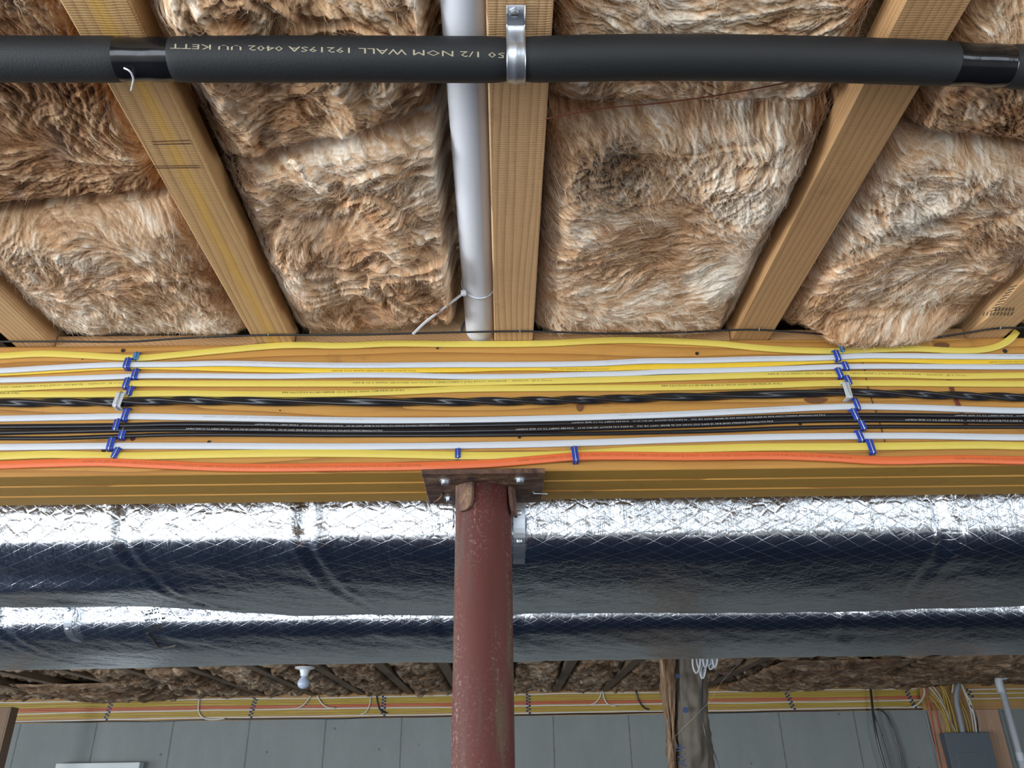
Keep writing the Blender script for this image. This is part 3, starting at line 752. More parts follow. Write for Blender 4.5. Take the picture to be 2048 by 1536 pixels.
BT.append((dict(bay=1, ya=gap(sRR, 0.002), yb=YF-0.004, seed=85, th0=-0.45, swirl=1.1, lump=0.014, tone=0.06, zc=0.004, extra=hangover, patches=[(1900, 370, 110, .2), (1800, 440, 80, .2), (1850, 500, 60, -.2), (1960, 500, 70, -.12), (1750, 570, 80, .1), (1820, 650, 80, .12), (2000, 400, 60, .18), (1760, 330, 60, -.15)], fibers=13000, endr=0.05, edge=0.045),
           'pale insulation batt at lower right, drooping over the top of the beam'))
for prm, lab in BT:
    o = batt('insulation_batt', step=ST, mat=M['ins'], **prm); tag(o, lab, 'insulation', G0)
# outer bays, and the bays behind the camera, coarser
for bay, lab in ((-3, 'insulation batt outside the left edge beside the near trusses'), (2, 'insulation batt in the far right corner past the last near truss')):
    o = batt('insulation_batt', bay, -0.35, YE, 0.004, 91+bay, M['ins'], fibers=3000); tag(o, lab, 'insulation', G0)
_b = batt('insulation_batt', -3, -3.3, -0.37, 0.012, 120, M['ins'], fibers=0, lump=0.012)
tag(_b, 'insulation batt behind the camera position, between the near trusses', 'insulation', 'batts behind the camera')
tag(_b, 'insulation batt behind the camera position, left of the leftmost near truss bay', 'insulation', 'batts behind the camera')
for bay in range(-2, 3):
    c_ = _b.copy(); COL.objects.link(c_); c_['label'] = 'insulation batt behind the camera position, above the ' + ('left edge of the photo', 'resin-streaked truss on its left', 'centre truss on its right', 'brown right truss on its right', 'right edge of the photo')[bay+2]; c_.location.x += (bay+3)*SP; c_['_o'] = tuple(c_.location)

# torn strand hanging from the ragged batt, and the loose wisps beside it
pts = [hz(x, y, H-0.020) for x, y in [(575, 325), (590, 322), (603, 335), (612, 352), (630, 368), (645, 378), (656, 386)]]
for i, p in enumerate(pts): p[2] -= 0.004*math.sin(i/6*math.pi)
C = smooth_path(pts, 0.0015); n = len(C); t = np.linspace(0, 1, n); an = np.arange(10)*2*math.pi/10
rr = (0.0056*(0.75+0.4*np.sin(t*9)+0.2*np.sin(t*31)))*np.clip(np.minimum(t*8, (1-t)*6+0.35), 0.2, 1)
prof = np.stack([np.cos(an)[None]*rr[:, None]*0.7, np.sin(an)[None]*rr[:, None]*(1+0.2*np.sin(an*3+t[:, None]*30))], -1)
V, Fc = sweep(C, prof, (0, 0, -1), fixed=False)
rsn = np.random.RandomState(3)
o = mk('insulation_tuft', V, Fc, M['ins'], None, True, attrs={'fib': 0.5+0.25*rsn.randn(len(V)), 'tone': np.full(len(V), 0.95), 'stain': np.zeros(len(V))})
tag(o, 'twisted strand of torn insulation dangling below the ragged left batt', 'insulation tuft')

# ---- far insulation: five shapes, copied through the far bays
far_src = []
for i in range(5):
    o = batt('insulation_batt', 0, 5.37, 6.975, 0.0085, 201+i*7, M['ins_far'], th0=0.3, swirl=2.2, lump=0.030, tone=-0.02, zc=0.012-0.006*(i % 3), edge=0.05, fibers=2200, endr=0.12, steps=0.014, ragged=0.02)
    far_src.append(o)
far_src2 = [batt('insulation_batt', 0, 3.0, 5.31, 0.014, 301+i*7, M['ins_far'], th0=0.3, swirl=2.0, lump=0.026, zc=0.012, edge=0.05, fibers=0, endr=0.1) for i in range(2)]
usedf = set(); rnd = random.Random(5)
def place_batt(src, bay, lab, grp):
    if id(src) not in usedf: usedf.add(id(src)); o = src
    else: o = src.copy(); COL.objects.link(o)
    o.location.x = TX0+(bay+0.5)*SP; o.location.z = H+0.02
    o['_o'] = tuple(o.location)
    return tag(o, lab, 'insulation', grp)
for bay in range(-13, 13):
    n = bay+1 if bay >= 0 else -bay
    side = 'right' if bay >= 0 else 'left'
    o = place_batt(far_src[(bay*3+40) % 5], bay, 'far brown insulation batt over the back wall cables, %s bay %s of the steel post' % (ORD[n], side), 'far batts above the wall cables')
    if bay >= 4 or bay in (-8, -9): o.location.z += 0.052
    place_batt(far_src2[bay % 2], bay, 'brown insulation batt above the ducts, %s bay %s of the steel post' % (ORD[n], side), 'batts above the foil ducts')
# loose drooping lumps that cover the trusses on the right of the far ceiling
def far_clump(xa, xb, ya, yb, seed, lab, drop=0.05):
    rs = np.random.RandomState(seed); st = 0.009; nx = int((xb-xa)/st); ny = int((yb-ya)/st)
    u, v = np.meshgrid(np.linspace(-1, 1, nx), np.linspace(-1, 1, ny)); x = (xa+xb)/2+u*(xb-xa)/2; y = (ya+yb)/2+v*(yb-ya)/2
    x = x+0.03*fbm(y*6, x*2, seed, 3); rd = ridged(x*6+fbm(x*3, y*3, seed)*2, y*9, seed+2, 4)
    pil = np.sqrt(np.clip(1-np.abs(u)**4, 0, 1))*np.sqrt(np.clip(1-np.abs(v)**4, 0, 1))
    ang = 2.0*fbm(x*3, y*3, seed+5, 3)*math.pi; l1 = lic(nx, ny, ang, 6, rs); l2 = lic(nx, ny, ang, 9, rs, 4)
    z = H-0.001-pil*(drop*0.45+drop*0.75*rd+drop*0.3*fbm(x*14, y*14, seed+9, 3))-0.0025*l2
    V = np.stack([x, y, z], -1).reshape(-1, 3); idx = np.arange(nx*ny).reshape(ny, nx)
    Q = np.stack([idx[:-1, :-1], idx[1:, :-1], idx[1:, 1:], idx[:-1, 1:]], -1).reshape(-1, 4)
    V2 = V.copy(); V2[:, 2] = H-0.0005+0*V2[:, 2]; Q2 = Q[:, ::-1]+len(V)
    V = np.vstack([V, V2]); Q = np.vstack([Q, Q2])
    fb_ = np.clip(0.5+0.2*l1+0.15*l2, 0, 1.2).ravel(); tn = (0.42+0.35*fbm(x*4, y*5, seed+13, 4)+0.12*rd).ravel()
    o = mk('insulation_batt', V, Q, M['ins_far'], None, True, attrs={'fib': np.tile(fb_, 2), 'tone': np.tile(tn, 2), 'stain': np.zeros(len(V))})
    return tag(o, lab, 'insulation')
far_clump(1.75, 2.60, 5.2, 6.9, 401, 'loose insulation hanging across the far trusses right of the paper-faced wrap', 0.060)
far_clump(2.61, 3.40, 5.1, 6.7, 402, 'loose insulation hanging across the far trusses above the breaker panel', 0.062)
far_clump(3.41, 4.6, 5.0, 6.6, 403, 'loose insulation hanging across the far trusses at the right edge', 0.052)
far_clump(-3.45, -2.62, 5.9, 6.95, 404, 'loose insulation lump sagging over the far cables at lower left', 0.055)

# ------------------------------------------------------------------ white vent pipe, centre left
pa = hz(929.5, 0, H+0.026); pb = hz(960.5, 660, H+0.026)
d = (pb-pa)/np.linalg.norm(pb-pa); p0 = pa-d*2.0; p1 = pb+d*(YF+0.06-pb[1])
pipe = empty('white_pipe', tuple(pb)); tag(pipe, 'white plastic pipe running beside the centre truss', 'pipe')
V, Fc = tube(smooth_path([p0, p1], 0.05), 0.0241, 40); mk('pipe_body', V, Fc, M['pvc'], pipe, True)
# zip tie around the pipe
zt = empty('zip_tie', tuple(hz(958, 600, H-0.005))); tag(zt, 'white zip tie around the pipe with its tail hanging to the left', 'zip tie')
yy = hz(960, 598, H)[1]; cc = pa+d*((yy-pa[1])/d[1])
an = np.linspace(0, 2*math.pi, 49)
ring = np.array([(cc[0]+0.0252*math.cos(t), cc[1]+0.004*math.cos(t)+0.003*math.sin(t), cc[2]+0.0252*math.sin(t)) for t in an])
V, Fc = sweep(ring, [(-.0007, -.0018), (-.0007, .0018), (.0007, .0018), (.0007, -.0018)], (0, 1, 0), fixed=False); 
V = []; Fc = []
for i, t in enumerate(an[:-1]):
    for rr, w in ((0.0245, -.0019), (0.0258, -.0019), (0.0258, .0019), (0.0245, .0019)):
        V.append((cc[0]+rr*math.cos(t), cc[1]+0.004*math.cos(t)+w, cc[2]+rr*math.sin(t)))
n = len(an)-1; Fc = [(4*i+j, 4*i+(j+1) % 4, 4*((i+1) % n)+(j+1) % 4, 4*((i+1) % n)+j) for i in range(n) for j in range(4)]
mk('strap_loop', V, Fc, M['pvc'], zt, True)
hp = hz(927, 586, H+0.004)
MB().box(hp-[.004, .0035, .004], hp+[.004, .0035, .004], 0.001).build('locking_head', M['pvc'], zt)
V, Fc = sweep(smooth_path([hz(925, 588, H+0.002), hz(880, 622, H-0.006), hz(850, 645, H-0.010), hz(826, 668, H-0.011)], 0.003), [(-.0007, -.0019), (-.0007, .0019), (.0007, .0019), (.0007, -.0019)], (0, 0, 1)); mk('tail', V, Fc, M['pvc'], zt)

# ------------------------------------------------------------------ black insulated pipe
PR = 0.0215
def pipe_c(px, py, z):      # centre of the pipe under an image point
    return hz(px, py, z)
cl = [(-400, 117, -0.020), (0, 118.5, -0.018), (295, 119, -0.018), (700, 118.5, -0.021), (1029, 119.5, -0.0225), (1300, 115, -0.021), (1600, 118, -0.018), (1800, 124, -0.016), (1975, 131, -0.015), (2048, 134, -0.015), (2500, 150, -0.014)]
CL = smooth_path([pipe_c(x, y, H+dz) for x, y, dz in cl], 0.004)
CLx = CL[:, 0]
def cl_at(px):                # index on the pipe at image column px
    x = hz(px, 119, H-0.02)[0]; return int(np.argmin(np.abs(CLx-x)))
bp = empty('insulated_pipe', tuple(CL[len(CL)//2])); tag(bp, 'black foam-covered pipe strapped across the trusses at the top', 'pipe')
def foam(i0, i1, l_open=True, r_open=True):
    C = CL[i0:i1+1]; n = len(C); s = np.arange(n)*0.004
    r = np.full(n, PR)
    rim = 0.006
    if l_open: r = r-0.0028*np.exp(-s/rim)
    if r_open: r = r-0.0028*np.exp(-(s[-1]-s)/rim)
    dd = np.abs(C[:, 0]-hz(1029, 119, H-.02)[0]); r = r-0.0024*np.exp(-(dd/0.013)**2)
    V, Fc = tube(C, r, 48); return mk('foam_sleeve', V, Fc, M['foam'], bp, True)
iA, iB, iC, iD, iE, iF = 0, cl_at(242), cl_at(358), cl_at(1926), cl_at(2022), len(CL)-1
foam(iA, iB+2, False, True); foam(iC-3, iD+1, True, True); foam(iE, iF, True, False)
for a, b_ in ((iB, iC), (iD, iE)):
    C = CL[a-2:b_+3]; n = len(C)
    V, Fc = tube(C, PR-0.0008+0.0004*np.sin(np.arange(n)*0.7), 48); t_ = mk('tape_wrap', V, Fc, M['tape'], bp, True)
V, Fc = tube(smooth_path([hz(248, 136, H-0.040), hz(258, 141, H-0.042), hz(266, 155, H-0.040), hz(265, 168, H-0.034), hz(262, 181, H-0.030)], 0.002), 0.0009, 8)
mk('loose_thread', V, Fc, M['pvc'], bp, True)
# strap clamp
stp = empty('pipe_strap', tuple(hz(1029, 20, H))); tag(stp, 'galvanised strap screwed to the centre truss, holding the black pipe', 'strap')
ci = cl_at(1029); c = CL[ci]; sw = 0.0092; xs = c[0]+0.0005
prof = []
y_s = hz(1029, 0, H)[1]; zf = H-0.0012
R_ = PR+0.0012-0.0015
pth = [(y_s+0.004, zf), (c[1]-R_-0.004, zf), (c[1]-R_-0.0006, zf-0.0015)]
for t in np.linspace(170, 370, 26):
    pth.append((c[1]+R_*math.cos(math.radians(t)), c[2]+R_*math.sin(math.radians(t))))
pth += [(c[1]+R_+0.0006, zf-0.001), (c[1]+R_+0.004, zf), (c[1]+R_+0.016, zf)]
pth = np.array([(xs, a, b_) for a, b_ in pth])
pth = pth[(np.arange(len(pth)) < 3) | (np.arange(len(pth)) > 28) | (pth[:, 2] < zf+0.001)]
k = 9; uu = np.linspace(-1, 1, k)
V = []; Fc = []
T = np.gradient(pth, axis=0); T /= np.linalg.norm(T, axis=1)[:, None]; Nn = np.stack([np.zeros(len(T)), T[:, 2], -T[:, 1]], 1)
Nn *= np.where(Nn[:, 2:3] > 0, -1, 1)*0+1
for sgn in (0, 1):
    for i, p in enumerate(pth):
        outw = np.array([0, p[1]-c[1], p[2]-c[2]]); nrm = Nn[i] if np.dot(Nn[i], outw) > 0 else -Nn[i]
        if i < 2 or i > len(pth)-3: nrm = np.array([0, 0, -1.0])
        for u_ in uu:
            rib = 0.0012*math.exp(-(u_/0.28)**2) if 4 < i < len(pth)-5 else 0
            wx = sw*(1 if i > 0 else 0.96)
            V.append(np.array([xs+u_*wx, p[1], p[2]])+nrm*((0.0008+rib) if sgn else 0.0))
m_ = len(pth)
for s_ in (0, 1):
    o0 = s_*m_*k
    for i in range(m_-1):
        for j in range(k-1):
            q = (o0+i*k+j, o0+i*k+j+1, o0+(i+1)*k+j+1, o0+(i+1)*k+j); Fc.append(q if s_ else q[::-1])
for i in range(m_-1):
    for j in (0, k-1): Fc.append((i*k+j, (i+1)*k+j, m_*k+(i+1)*k+j, m_*k+i*k+j))
for i in (0, m_-1):
    for j in range(k-1): Fc.append((i*k+j, i*k+j+1, m_*k+i*k+j+1, m_*k+i*k+j))
mk('strap_band', V, Fc, M['zinc'], stp, True)
sp_ = hz(1029, 20, H)
MB().lathe((sp_[0], sp_[1], H-0.0015), (0, 0, -1), [(0, .0058), (.0015, .0058), (.0022, .005), (.0022, .0046), (.005, .0042), (.0056, .003)], 6).build('screw_head', M['steel'], stp)
MB().box((sp_[0]-.0035, sp_[1]-.0005, H-0.0075), (sp_[0]+.0035, sp_[1]+.0005, H-0.0068)).build('screw_slot', M['void'], stp)

# ------------------------------------------------------------------ printed lettering
def text_verts(txt):
    cu = bpy.data.curves.new('t', 'FONT'); cu.body = txt; cu.resolution_u = 1; cu.size = 1.0; cu.fill_mode = 'FRONT'
    ob = bpy.data.objects.new('t', cu); COL.objects.link(ob); bpy.context.view_layer.update()
    dg = bpy.context.evaluated_depsgraph_get(); me = bpy.data.meshes.new_from_object(ob.evaluated_get(dg))
    V = np.array([v.co[:] for v in me.vertices]); Fc = [tuple(p.vertices) for p in me.polygons]
    bpy.data.objects.remove(ob); bpy.data.curves.remove(cu); bpy.data.meshes.remove(me)
    return V, Fc
def text_on_path(txt, C, x0, x1, height, off, mat, parent, flip=False, vshift=0.0, front=0.0):
    """lettering that follows a cable: C path, from world X x0 to x1, on the face towards -Y"""
    V, Fc = text_verts(txt); w = V[:, 0].max()-V[:, 0].min(); t = (V[:, 0]-V[:, 0].min())/w; h = (V[:, 1]-V[:, 1].min())/(V[:, 1].max()-V[:, 1].min())-0.5
    if flip: t = 1-t; h = -h
    xx = x0+t*(x1-x0); zz = np.interp(xx, C[:, 0], C[:, 2]); yy = np.interp(xx, C[:, 0], C[:, 1])
    W_ = np.stack([xx, yy-off, zz+h*height+vshift], 1)
    return mk('lettering', W_, Fc, mat, parent)

# foam pipe print, wrapped on the curved side that faces back and down
V, Fc = text_verts('50 1/2 NOM WALL 19219SA 0402 UU KETT')
t = (V[:, 0]-V[:, 0].min())/(V[:, 0].max()-V[:, 0].min()); h = V[:, 1]
xa = hz(1009, 119, H-.02)[0]; xb = hz(357, 119, H-.02)[0]
xx = xa+t*(xb-xa)
cyy = np.interp(xx, CL[:, 0], CL[:, 1]); czz = np.interp(xx, CL[:, 0], CL[:, 2])
fr_ = (xx-xb)/(xa-xb)
ang_ = math.radians(196)+fr_*math.radians(22)-(h-0.35)*0.0072/PR*-1*1.0
rr = PR+0.0003-0.0024*np.exp(-((xx-hz(1029, 119, H-.02)[0])/0.013)**2)
keep = V
W_ = np.stack([xx, cyy+rr*np.cos(ang_), czz+rr*np.sin(ang_)], 1)
mk('lettering', W_, Fc, M['print_t'], bp)

# ------------------------------------------------------------------ cables stapled to the beam
def oval(w, th, n=20, p=2.6, ridge=0.0):
    an = np.arange(n)*2*math.pi/n
    c_, s_ = np.cos(an), np.sin(an)
    a = np.sign(c_)*np.abs(c_)**(2/p)*th/2; b = np.sign(s_)*np.abs(s_)**(2/p)*w/2
    a = a*(1+ridge*np.cos(b/(w/2)*math.pi*2))
    return np.stack([a, b], 1)
GC = 'cables stapled along the beam face'
CAB = {}
def cable(key, pts, wpx, mat, lab, th=0.0048, off=0.0, ridge=0.12, ext=True, Y=None):
    pts = sorted(pts); Y = YF if Y is None else Y
    yc = Y-th/2-off-0.0003
    P = [hy(x, y, yc) for x, y in pts]
    if ext:
        a = P[0].copy(); a[0] = -3.4; P = [a]+P; 
        if ext is True: b = P[-1].copy(); b[0] = 3.5; P = P+[b]
    C = smooth_path(P, 0.006); w = wpx/1165.0
    V, Fc = sweep(C, oval(w, th, ridge=ridge)); o = mk('cable', V, Fc, mat, None, True, origin=(0, yc, P[len(P)//2][2]))
    CAB[key] = (C, w, th, yc, o); tag(o, lab, 'cable', GC); return o
cable('c1', [(0, 711.8), (85, 707.7), (171, 711), (239, 715), (284, 716), (342, 711), (444, 701), (547, 692), (598, 690), (680, 691.5), (782, 687.5), (919, 688.5), (1090, 687), (1193, 681.7), (1261, 680.3), (1348, 682.7), (1440, 688), (1519, 696), (1604, 701), (1676, 702), (1741, 699.5), (1826, 697.5), (1912, 701.5), (1963, 700), (1997, 692), (2021, 677.6), (2033, 663)],
      13.6, M['yellow'], 'topmost yellow cable on the beam, curling up at its right end', ext='L')
cable('c2', [(0, 741.5), (102, 735.7), (205, 730.6), (256, 729.5), (342, 729), (444, 727), (581, 729.5), (700, 731), (919, 729.5), (1022, 729.5), (1193, 727), (1295, 722), (1380, 721.5), (1519, 718), (1656, 715.5), (1724, 711.8), (1792, 711.8), (1929, 713), (2048, 713.5)],
      11.5, M['white'], 'topmost white cable on the beam, partly over an amber cable', off=0.0045)
cable('c3', [(0, 746), (102, 741), (205, 735), (256, 733.5), (342, 734), (444, 737), (500, 738.5), (581, 740), (700, 740), (919, 739), (1022, 735.7), (1193, 736.7), (1329, 733), (1380, 732), (1519, 728), (1656, 721), (1724, 718.8), (1826, 720.3), (1895, 722.7), (2048, 722)],
      12.5, M['yellow2'], 'amber yellow cable peeping out below the topmost white cable', th=0.0042)
cable('c4', [(0, 760.6), (137, 757), (239, 753.5), (290, 752), (410, 752), (547, 752.8), (700, 750.5), (817, 751), (919, 753.5), (1056, 752.8), (1158, 749.4), (1261, 747), (1329, 743.5), (1380, 742.5), (1519, 739), (1666, 734), (1724, 733), (2048, 734)],
      11, M['white'], 'second white cable from the top of the beam')
cable('c5', [(0, 776.7), (137, 771.6), (256, 767.5), (410, 767.5), (700, 767.5), (851, 767), (1022, 763.7), (1193, 760.3), (1380, 754.8), (1519, 750.5), (1673, 748.7), (1792, 749.4), (1895, 752.5), (2048, 751)],
      13, M['yellow'], 'yellow cable with bold black print below the second white cable')
cable('c6', [(0, 789.7), (205, 788.7), (342, 787), (513, 788.7), (690, 787.3), (817, 783), (919, 778.4), (1090, 776.7), (1348, 775), (1519, 771.6), (1656, 767), (2048, 768)],
      13, M['yellow'], 'yellow cable with faint dotted print just above the twisted black cable')
cable('c8', [(0, 837.5), (137, 834.8), (256, 833), (410, 835.5), (690, 840.5), (885, 841), (1056, 838), (1348, 829), (1519, 821), (1690, 813.6), (1792, 814.3), (2048, 821.8)],
      12.5, M['white'], 'white cable just below the twisted black cable')
cable('c10', [(0, 894.6), (239, 892), (410, 892), (690, 893.3), (1022, 889.5), (1193, 885), (1348, 879.5), (1553, 874), (1690, 872.4), (1826, 871.7), (2048, 875)],
      12.8, M['white'], 'lowest white cable on the beam, above a yellow one')
cable('c11', [(0, 912.4), (102, 909), (239, 912.4), (410, 909), (581, 906.6), (700, 907), (817, 909), (953, 911.7), (1090, 910.7), (1193, 906), (1261, 901.5), (1380, 898), (1519, 894.6), (1690, 893.6), (1826, 892), (1963, 890.5), (2048, 892)],
      15, M['yellow'], 'lowest yellow cable on the beam, just above the orange one')
cable('c12', [(0, 929.8), (102, 926.4), (205, 924.7), (308, 928.8), (444, 934.6), (547, 935.6), (690, 934), (851, 932), (988, 926.4), (1056, 921), (1158, 912.7), (1227, 911.7), (1364, 913), (1553, 911.7), (1656, 915), (1758, 921), (1929, 918.5), (2048, 921)],
      15.5, M['orange'], 'bright orange cable along the bottom of the beam face', off=0.0049, th=0.0052)
cable('c9a', [(0, 853.6), (239, 851), (342, 848.5), (513, 849.5), (690, 852.5), (1022, 849), (1380, 840), (1655, 831), (2048, 832.5)],
      9.4, M['blackc'], 'upper black coaxial cable of the close pair on the beam', th=0.0068, ridge=0)
cable('c9b', [(0, 865), (239, 860), (342, 858.5), (513, 860), (690, 862.5), (1022, 860), (1380, 850.5), (1655, 840.5), (2048, 842.8)],
      9.4, M['blackc'], 'lower black coaxial cable of the close pair on the beam', th=0.0068, ridge=0)
cable('c9c', [(0, 876.5), (102, 876.5), (239, 872.4), (342, 869.5), (690, 870.5), (1022, 869.3), (1380, 863), (1655, 854.3), (2048, 853.6)],
      7.6, M['blackc'], 'thin black cable below the coaxial pair on the beam', th=0.0060, ridge=0)
# twisted service cable: three lobes rotating along the run
P = [hy(x, y, YF-0.0072) for x, y in [(0, 806.4), (171, 804), (239, 804.7), (342, 801.3), (478, 802.3), (690, 803.7), (919, 803.4), (1090, 801.3), (1227, 798), (1364, 793.7), (1519, 789.7), (1656, 785), (1792, 787.6), (1929, 792), (2048, 794.5)]]
a = P[0].copy(); a[0] = -3.4; b_ = P[-1].copy(); b_[0] = 3.5
C = smooth_path([a]+P+[b_], 0.003); n = len(C); an = np.arange(30)*2*math.pi/30; s_ = np.arange(n)*0.003
ph = s_*2*math.pi/0.29+1.2*np.sin(s_*9)
rad = 0.0056+0.0011*np.cos(3*(an[None]-ph[:, None]))
prof = np.stack([np.cos(an)[None]*rad*1.0, np.sin(an)[None]*rad*1.12], -1)
V, Fc = sweep(C, prof); o = mk('cable', V, Fc, M['blackc'], None, True, origin=(0, YF-0.0072, P[7][2]))
tag(o, 'thick glossy twisted black cable across the middle of the beam', 'cable', GC); CAB['c7'] = (C, 0.0135, 0.0135, YF-0.0072, o)
# thin wire stapled under the truss ends
wz = [(0, 683, -.006), (137, 683, -.008), (256, 683.5, -.008), (376, 676, -.004), (536, 670, -.003), (700, 670, -.006), (919, 664.5, -.004), (1056, 662.6, -.003), (1227, 667.3, -.010), (1380, 664, -.008), (1450, 660.5, -.006), (1515, 659.5, -.003), (1587, 664, -.006), (1690, 672, -.004), (1780, 679, .000), (1850, 677, .002), (1912, 669, .0), (1997, 656.5, -.003), (2048, 655.4, -.003)]
P = [hz(x, y, H+dz) for x, y, dz in wz]; a = P[0]+[-2.3, 0, 0]; b_ = P[-1]+[2.3, 0, 0]
V, Fc = tube(smooth_path([a]+P+[b_], 0.006), 0.0017, 8); o = mk('wire', V, Fc, M['blackc'], None, True)
tag(o, 'thin black wire stapled under the truss ends, just above the beam', 'wire')
for x, y, lab in ((44, 683, 'small wire staple on the leftmost near truss'), (538, 670, 'small wire staple on the resin-streaked truss'), (1040, 663, 'small wire staple on the centre truss'), (1517, 659.5, 'small wire staple on the brown right truss'), (1998, 656.5, 'small wire staple on the truss at the right corner')):
    p = hz(x, y, H-0.003); pt = [(p[0], p[1]-0.004, H+0.001), (p[0], p[1]-0.004, H-0.0048), (p[0], p[1], H-0.0058), (p[0], p[1]+0.004, H-0.0048), (p[0], p[1]+0.004, H+0.001)]
    V, Fc = tube(smooth_path(pt, 0.001), 0.0005, 6); tag(mk('wire_staple', V, Fc, M['steel'], None, True), lab, 'staple', 'small wire staples')
# brown string across the upper right batts
P = [hz(x, y, H-0.012) for x, y in [(1090, 238), (1200, 218), (1330, 205), (1450, 188), (1560, 168), (1640, 150)]]
V, Fc = tube(smooth_path(P, 0.006), 0.0007, 6); tag(mk('string', V, Fc, M['stain'], None, True), 'thin brown string across the upper right insulation', 'string')

# print on the cables
def X(px, py): return hy(px, py, YF)[0]
def label_on(key, txt, xa, xb, mat, hfrac=0.42, flip=False, vs=0.0):
    C, w, th, yc, o = CAB[key]; zpx = 800
    return text_on_path(txt, C, X(xa, zpx), X(xb, zpx), w*hfrac, th/2*1.02+0.0002, mat, o, flip, vs*w)
NM = 'NM-B 12-2 WITH GROUND 600 VOLTS CERROPERF-I (UL) E7010  09144108    02/06/19   J5 1 Cross'
for a, b_ in ((705, 1105), (1543, 1943), (-147, 253)): label_on('c5', NM, a, b_, M['print_k'], 0.34)
for a, b_ in ((565, 808), (1325, 1567), (-170, 38), (2120, 2360)): label_on('c6', 'FM 06/17/19 01:40 NM-B 12-2 W/G 600V CIRTEX-A (UL)', a, b_, M['print_k'], 0.34, vs=0.12)
RX = '*** ROMEX(R) BRAND SIMPULL(TM) *** PAT WWW.PATENTSW.COM   02:09   05/16/19   371#wh'
for a, b_ in ((415, 757), (1235, 1575)): label_on('c8', RX, a, b_, M['print_g'], 0.36, True, 0.1)
for a, b_ in ((413, 790), (1213, 1583), (2015, 2400)): label_on('c2', RX, a, b_, M['print_g'], 0.34, True, 0.05)
for a, b_ in ((660, 830), (1105, 1222), (2000, 2120)): label_on('c3', 'NM-B 12-2 WITH GROUND 600 VOLTS (UL)', a, b_, M['print_k'], 0.24, False, -0.28)
CX = '(UL) SOUTHWIRE SIGNALS 23047 RG6 18 AWG CCS COAX 60% AL BRAID CATV OR CL2    18 AWG (UL) E232677 CM 75C 69-19    SUN RES SWEPT TO 3.0 GHZ 09430FT'
for a, b_ in ((386, 770), (1030, 1535), (1795, 2300)): label_on('c9b', CX, a, b_, M['print_w'], 0.36, True, -0.02)
for a, b_ in ((520, 900), (1140, 1640), (1895, 2400)): label_on('c9a', CX, a, b_, M['print_w'], 0.30, True, -0.05)
OR = "ENCORE WIRE CORP 10/2 W/G TYPE NM-B 600V 75C DC-05/2017 274241 2731 704S JA 9'1.5    HOIA D 3D12245 BATH 12218 1/4RBR'ST 12G1TTM10 1224 SUPERSLICK ELITE MFD US UNDER PAT NO 6486576"
for a, b_ in ((202, 848), (1033, 1672), (1868, 2500)): label_on('c12', OR, a, b_, M['print_r'], 0.36, True, 0.05)

# ------------------------------------------------------------------ staples on the beam
def staple(px, py, hpx, wpx, tilt, kind, lab, key=None, grp='blue cable staples on the beam', lift=0.0):
    p = hy(px, py, YF); k = 1/1165.0; hh = hpx*k/2; ww = wpx*k/2; dep = 0.0068+lift
    st = empty('cable_staple', (p[0], YF, p[2])); tag(st, lab, 'staple', grp)
    mat = {'b': M['blue'], 'l': M['bluel'], 'g': M['greyp']}[kind]
    R = Matrix.Translation(Vector(p)) @ Matrix.Rotation(math.radians(tilt), 4, 'Y') @ Matrix.Translation(-Vector(p))
    # bridge: arch profile in (y, z), extruded along x
    def arch(d0, h0, d1, h1, n=7):
        out = [(0.0005, h0)]
        for i in range(n): t = i/(n-1)*math.pi/2; out.append((-d0+0.25*d0*(1-math.sin(t)), h0*(0.86+0.14*math.cos(t)))) if False else None
        return out
    def ring_(d, h, r):
        out = [(0.0, h)]
        for t in np.linspace(0, math.pi/2, 5): out.append((-(d-r)-r*math.sin(t), (h-r)+r*math.cos(t)))
        for t in np.linspace(math.pi/2, math.pi, 5): out.append((-(d-r)-r*math.sin(t), -(h-r)+r*math.cos(t)))
        out.append((0.0, -h)); return out
    o_ = ring_(dep, hh, 0.0035); i_ = ring_(dep-0.0016, hh-0.0016, 0.0028)
    V = []; n = len(o_)
    for xs_ in (-ww, ww):
        for (a, b) in o_: V.append((p[0]+xs_, YF+a, p[2]+b))
        for (a, b) in i_: V.append((p[0]+xs_, YF+a, p[2]+b))
    Fc = []
    for j in range(n-1):
        Fc += [(j, j+1, 2*n+j+1, 2*n+j), (n+j+1, n+j, 3*n+j, 3*n+j+1), (j+1, j, n+j, n+j+1), (2*n+j, 2*n+j+1, 3*n+j+1, 3*n+j)]
    mb = MB(); mb.add(V, Fc)
    for sg in (-1, 1):      # feet with their nail bosses
        mb.box((p[0]-ww*0.95, YF-0.0032, p[2]+sg*hh-0.0014), (p[0]+ww*0.95, YF-0.0001, p[2]+sg*(hh+0.0016)), 0.0006)
        mb.box((p[0]-ww*0.45, YF-dep*0.75, p[2]+sg*(hh-0.0004)-0.0008), (p[0]+ww*0.45, YF-0.0002, p[2]+sg*(hh-0.0004)+0.0008), 0.0004)
    mb.xf(R).build('saddle', mat, st)
    # wire crown lying in the groove of the saddle
    cm = MB(); r = 0.0007 if kind == 'b' else 0.0010
    pt = [(p[0], YF+a-0.0006, p[2]+b*1.03) for a, b in ring_(dep+0.0003, hh+0.0002, 0.003)]
    V, Fc = tube(pt, r, 8); cm.add(V, Fc); cm.xf(R).build('wire_crown', M['steel'] if kind != 'l' else M['bluel'], st, True)
rows = [('c1', 'topmost yellow cable'), ('c2', 'topmost white cable'), ('c4', 'second white cable'), ('c5', 'bold-printed yellow cable'), ('c6', 'yellow cable above the twisted black one'),
        ('c7', ''), ('c8', 'white cable under the twisted black one'), ('c9', 'black coaxial pair'), ('c9c', 'thin black cable'), ('c10', 'lowest white cable'), ('c11', 'lowest yellow cable')]
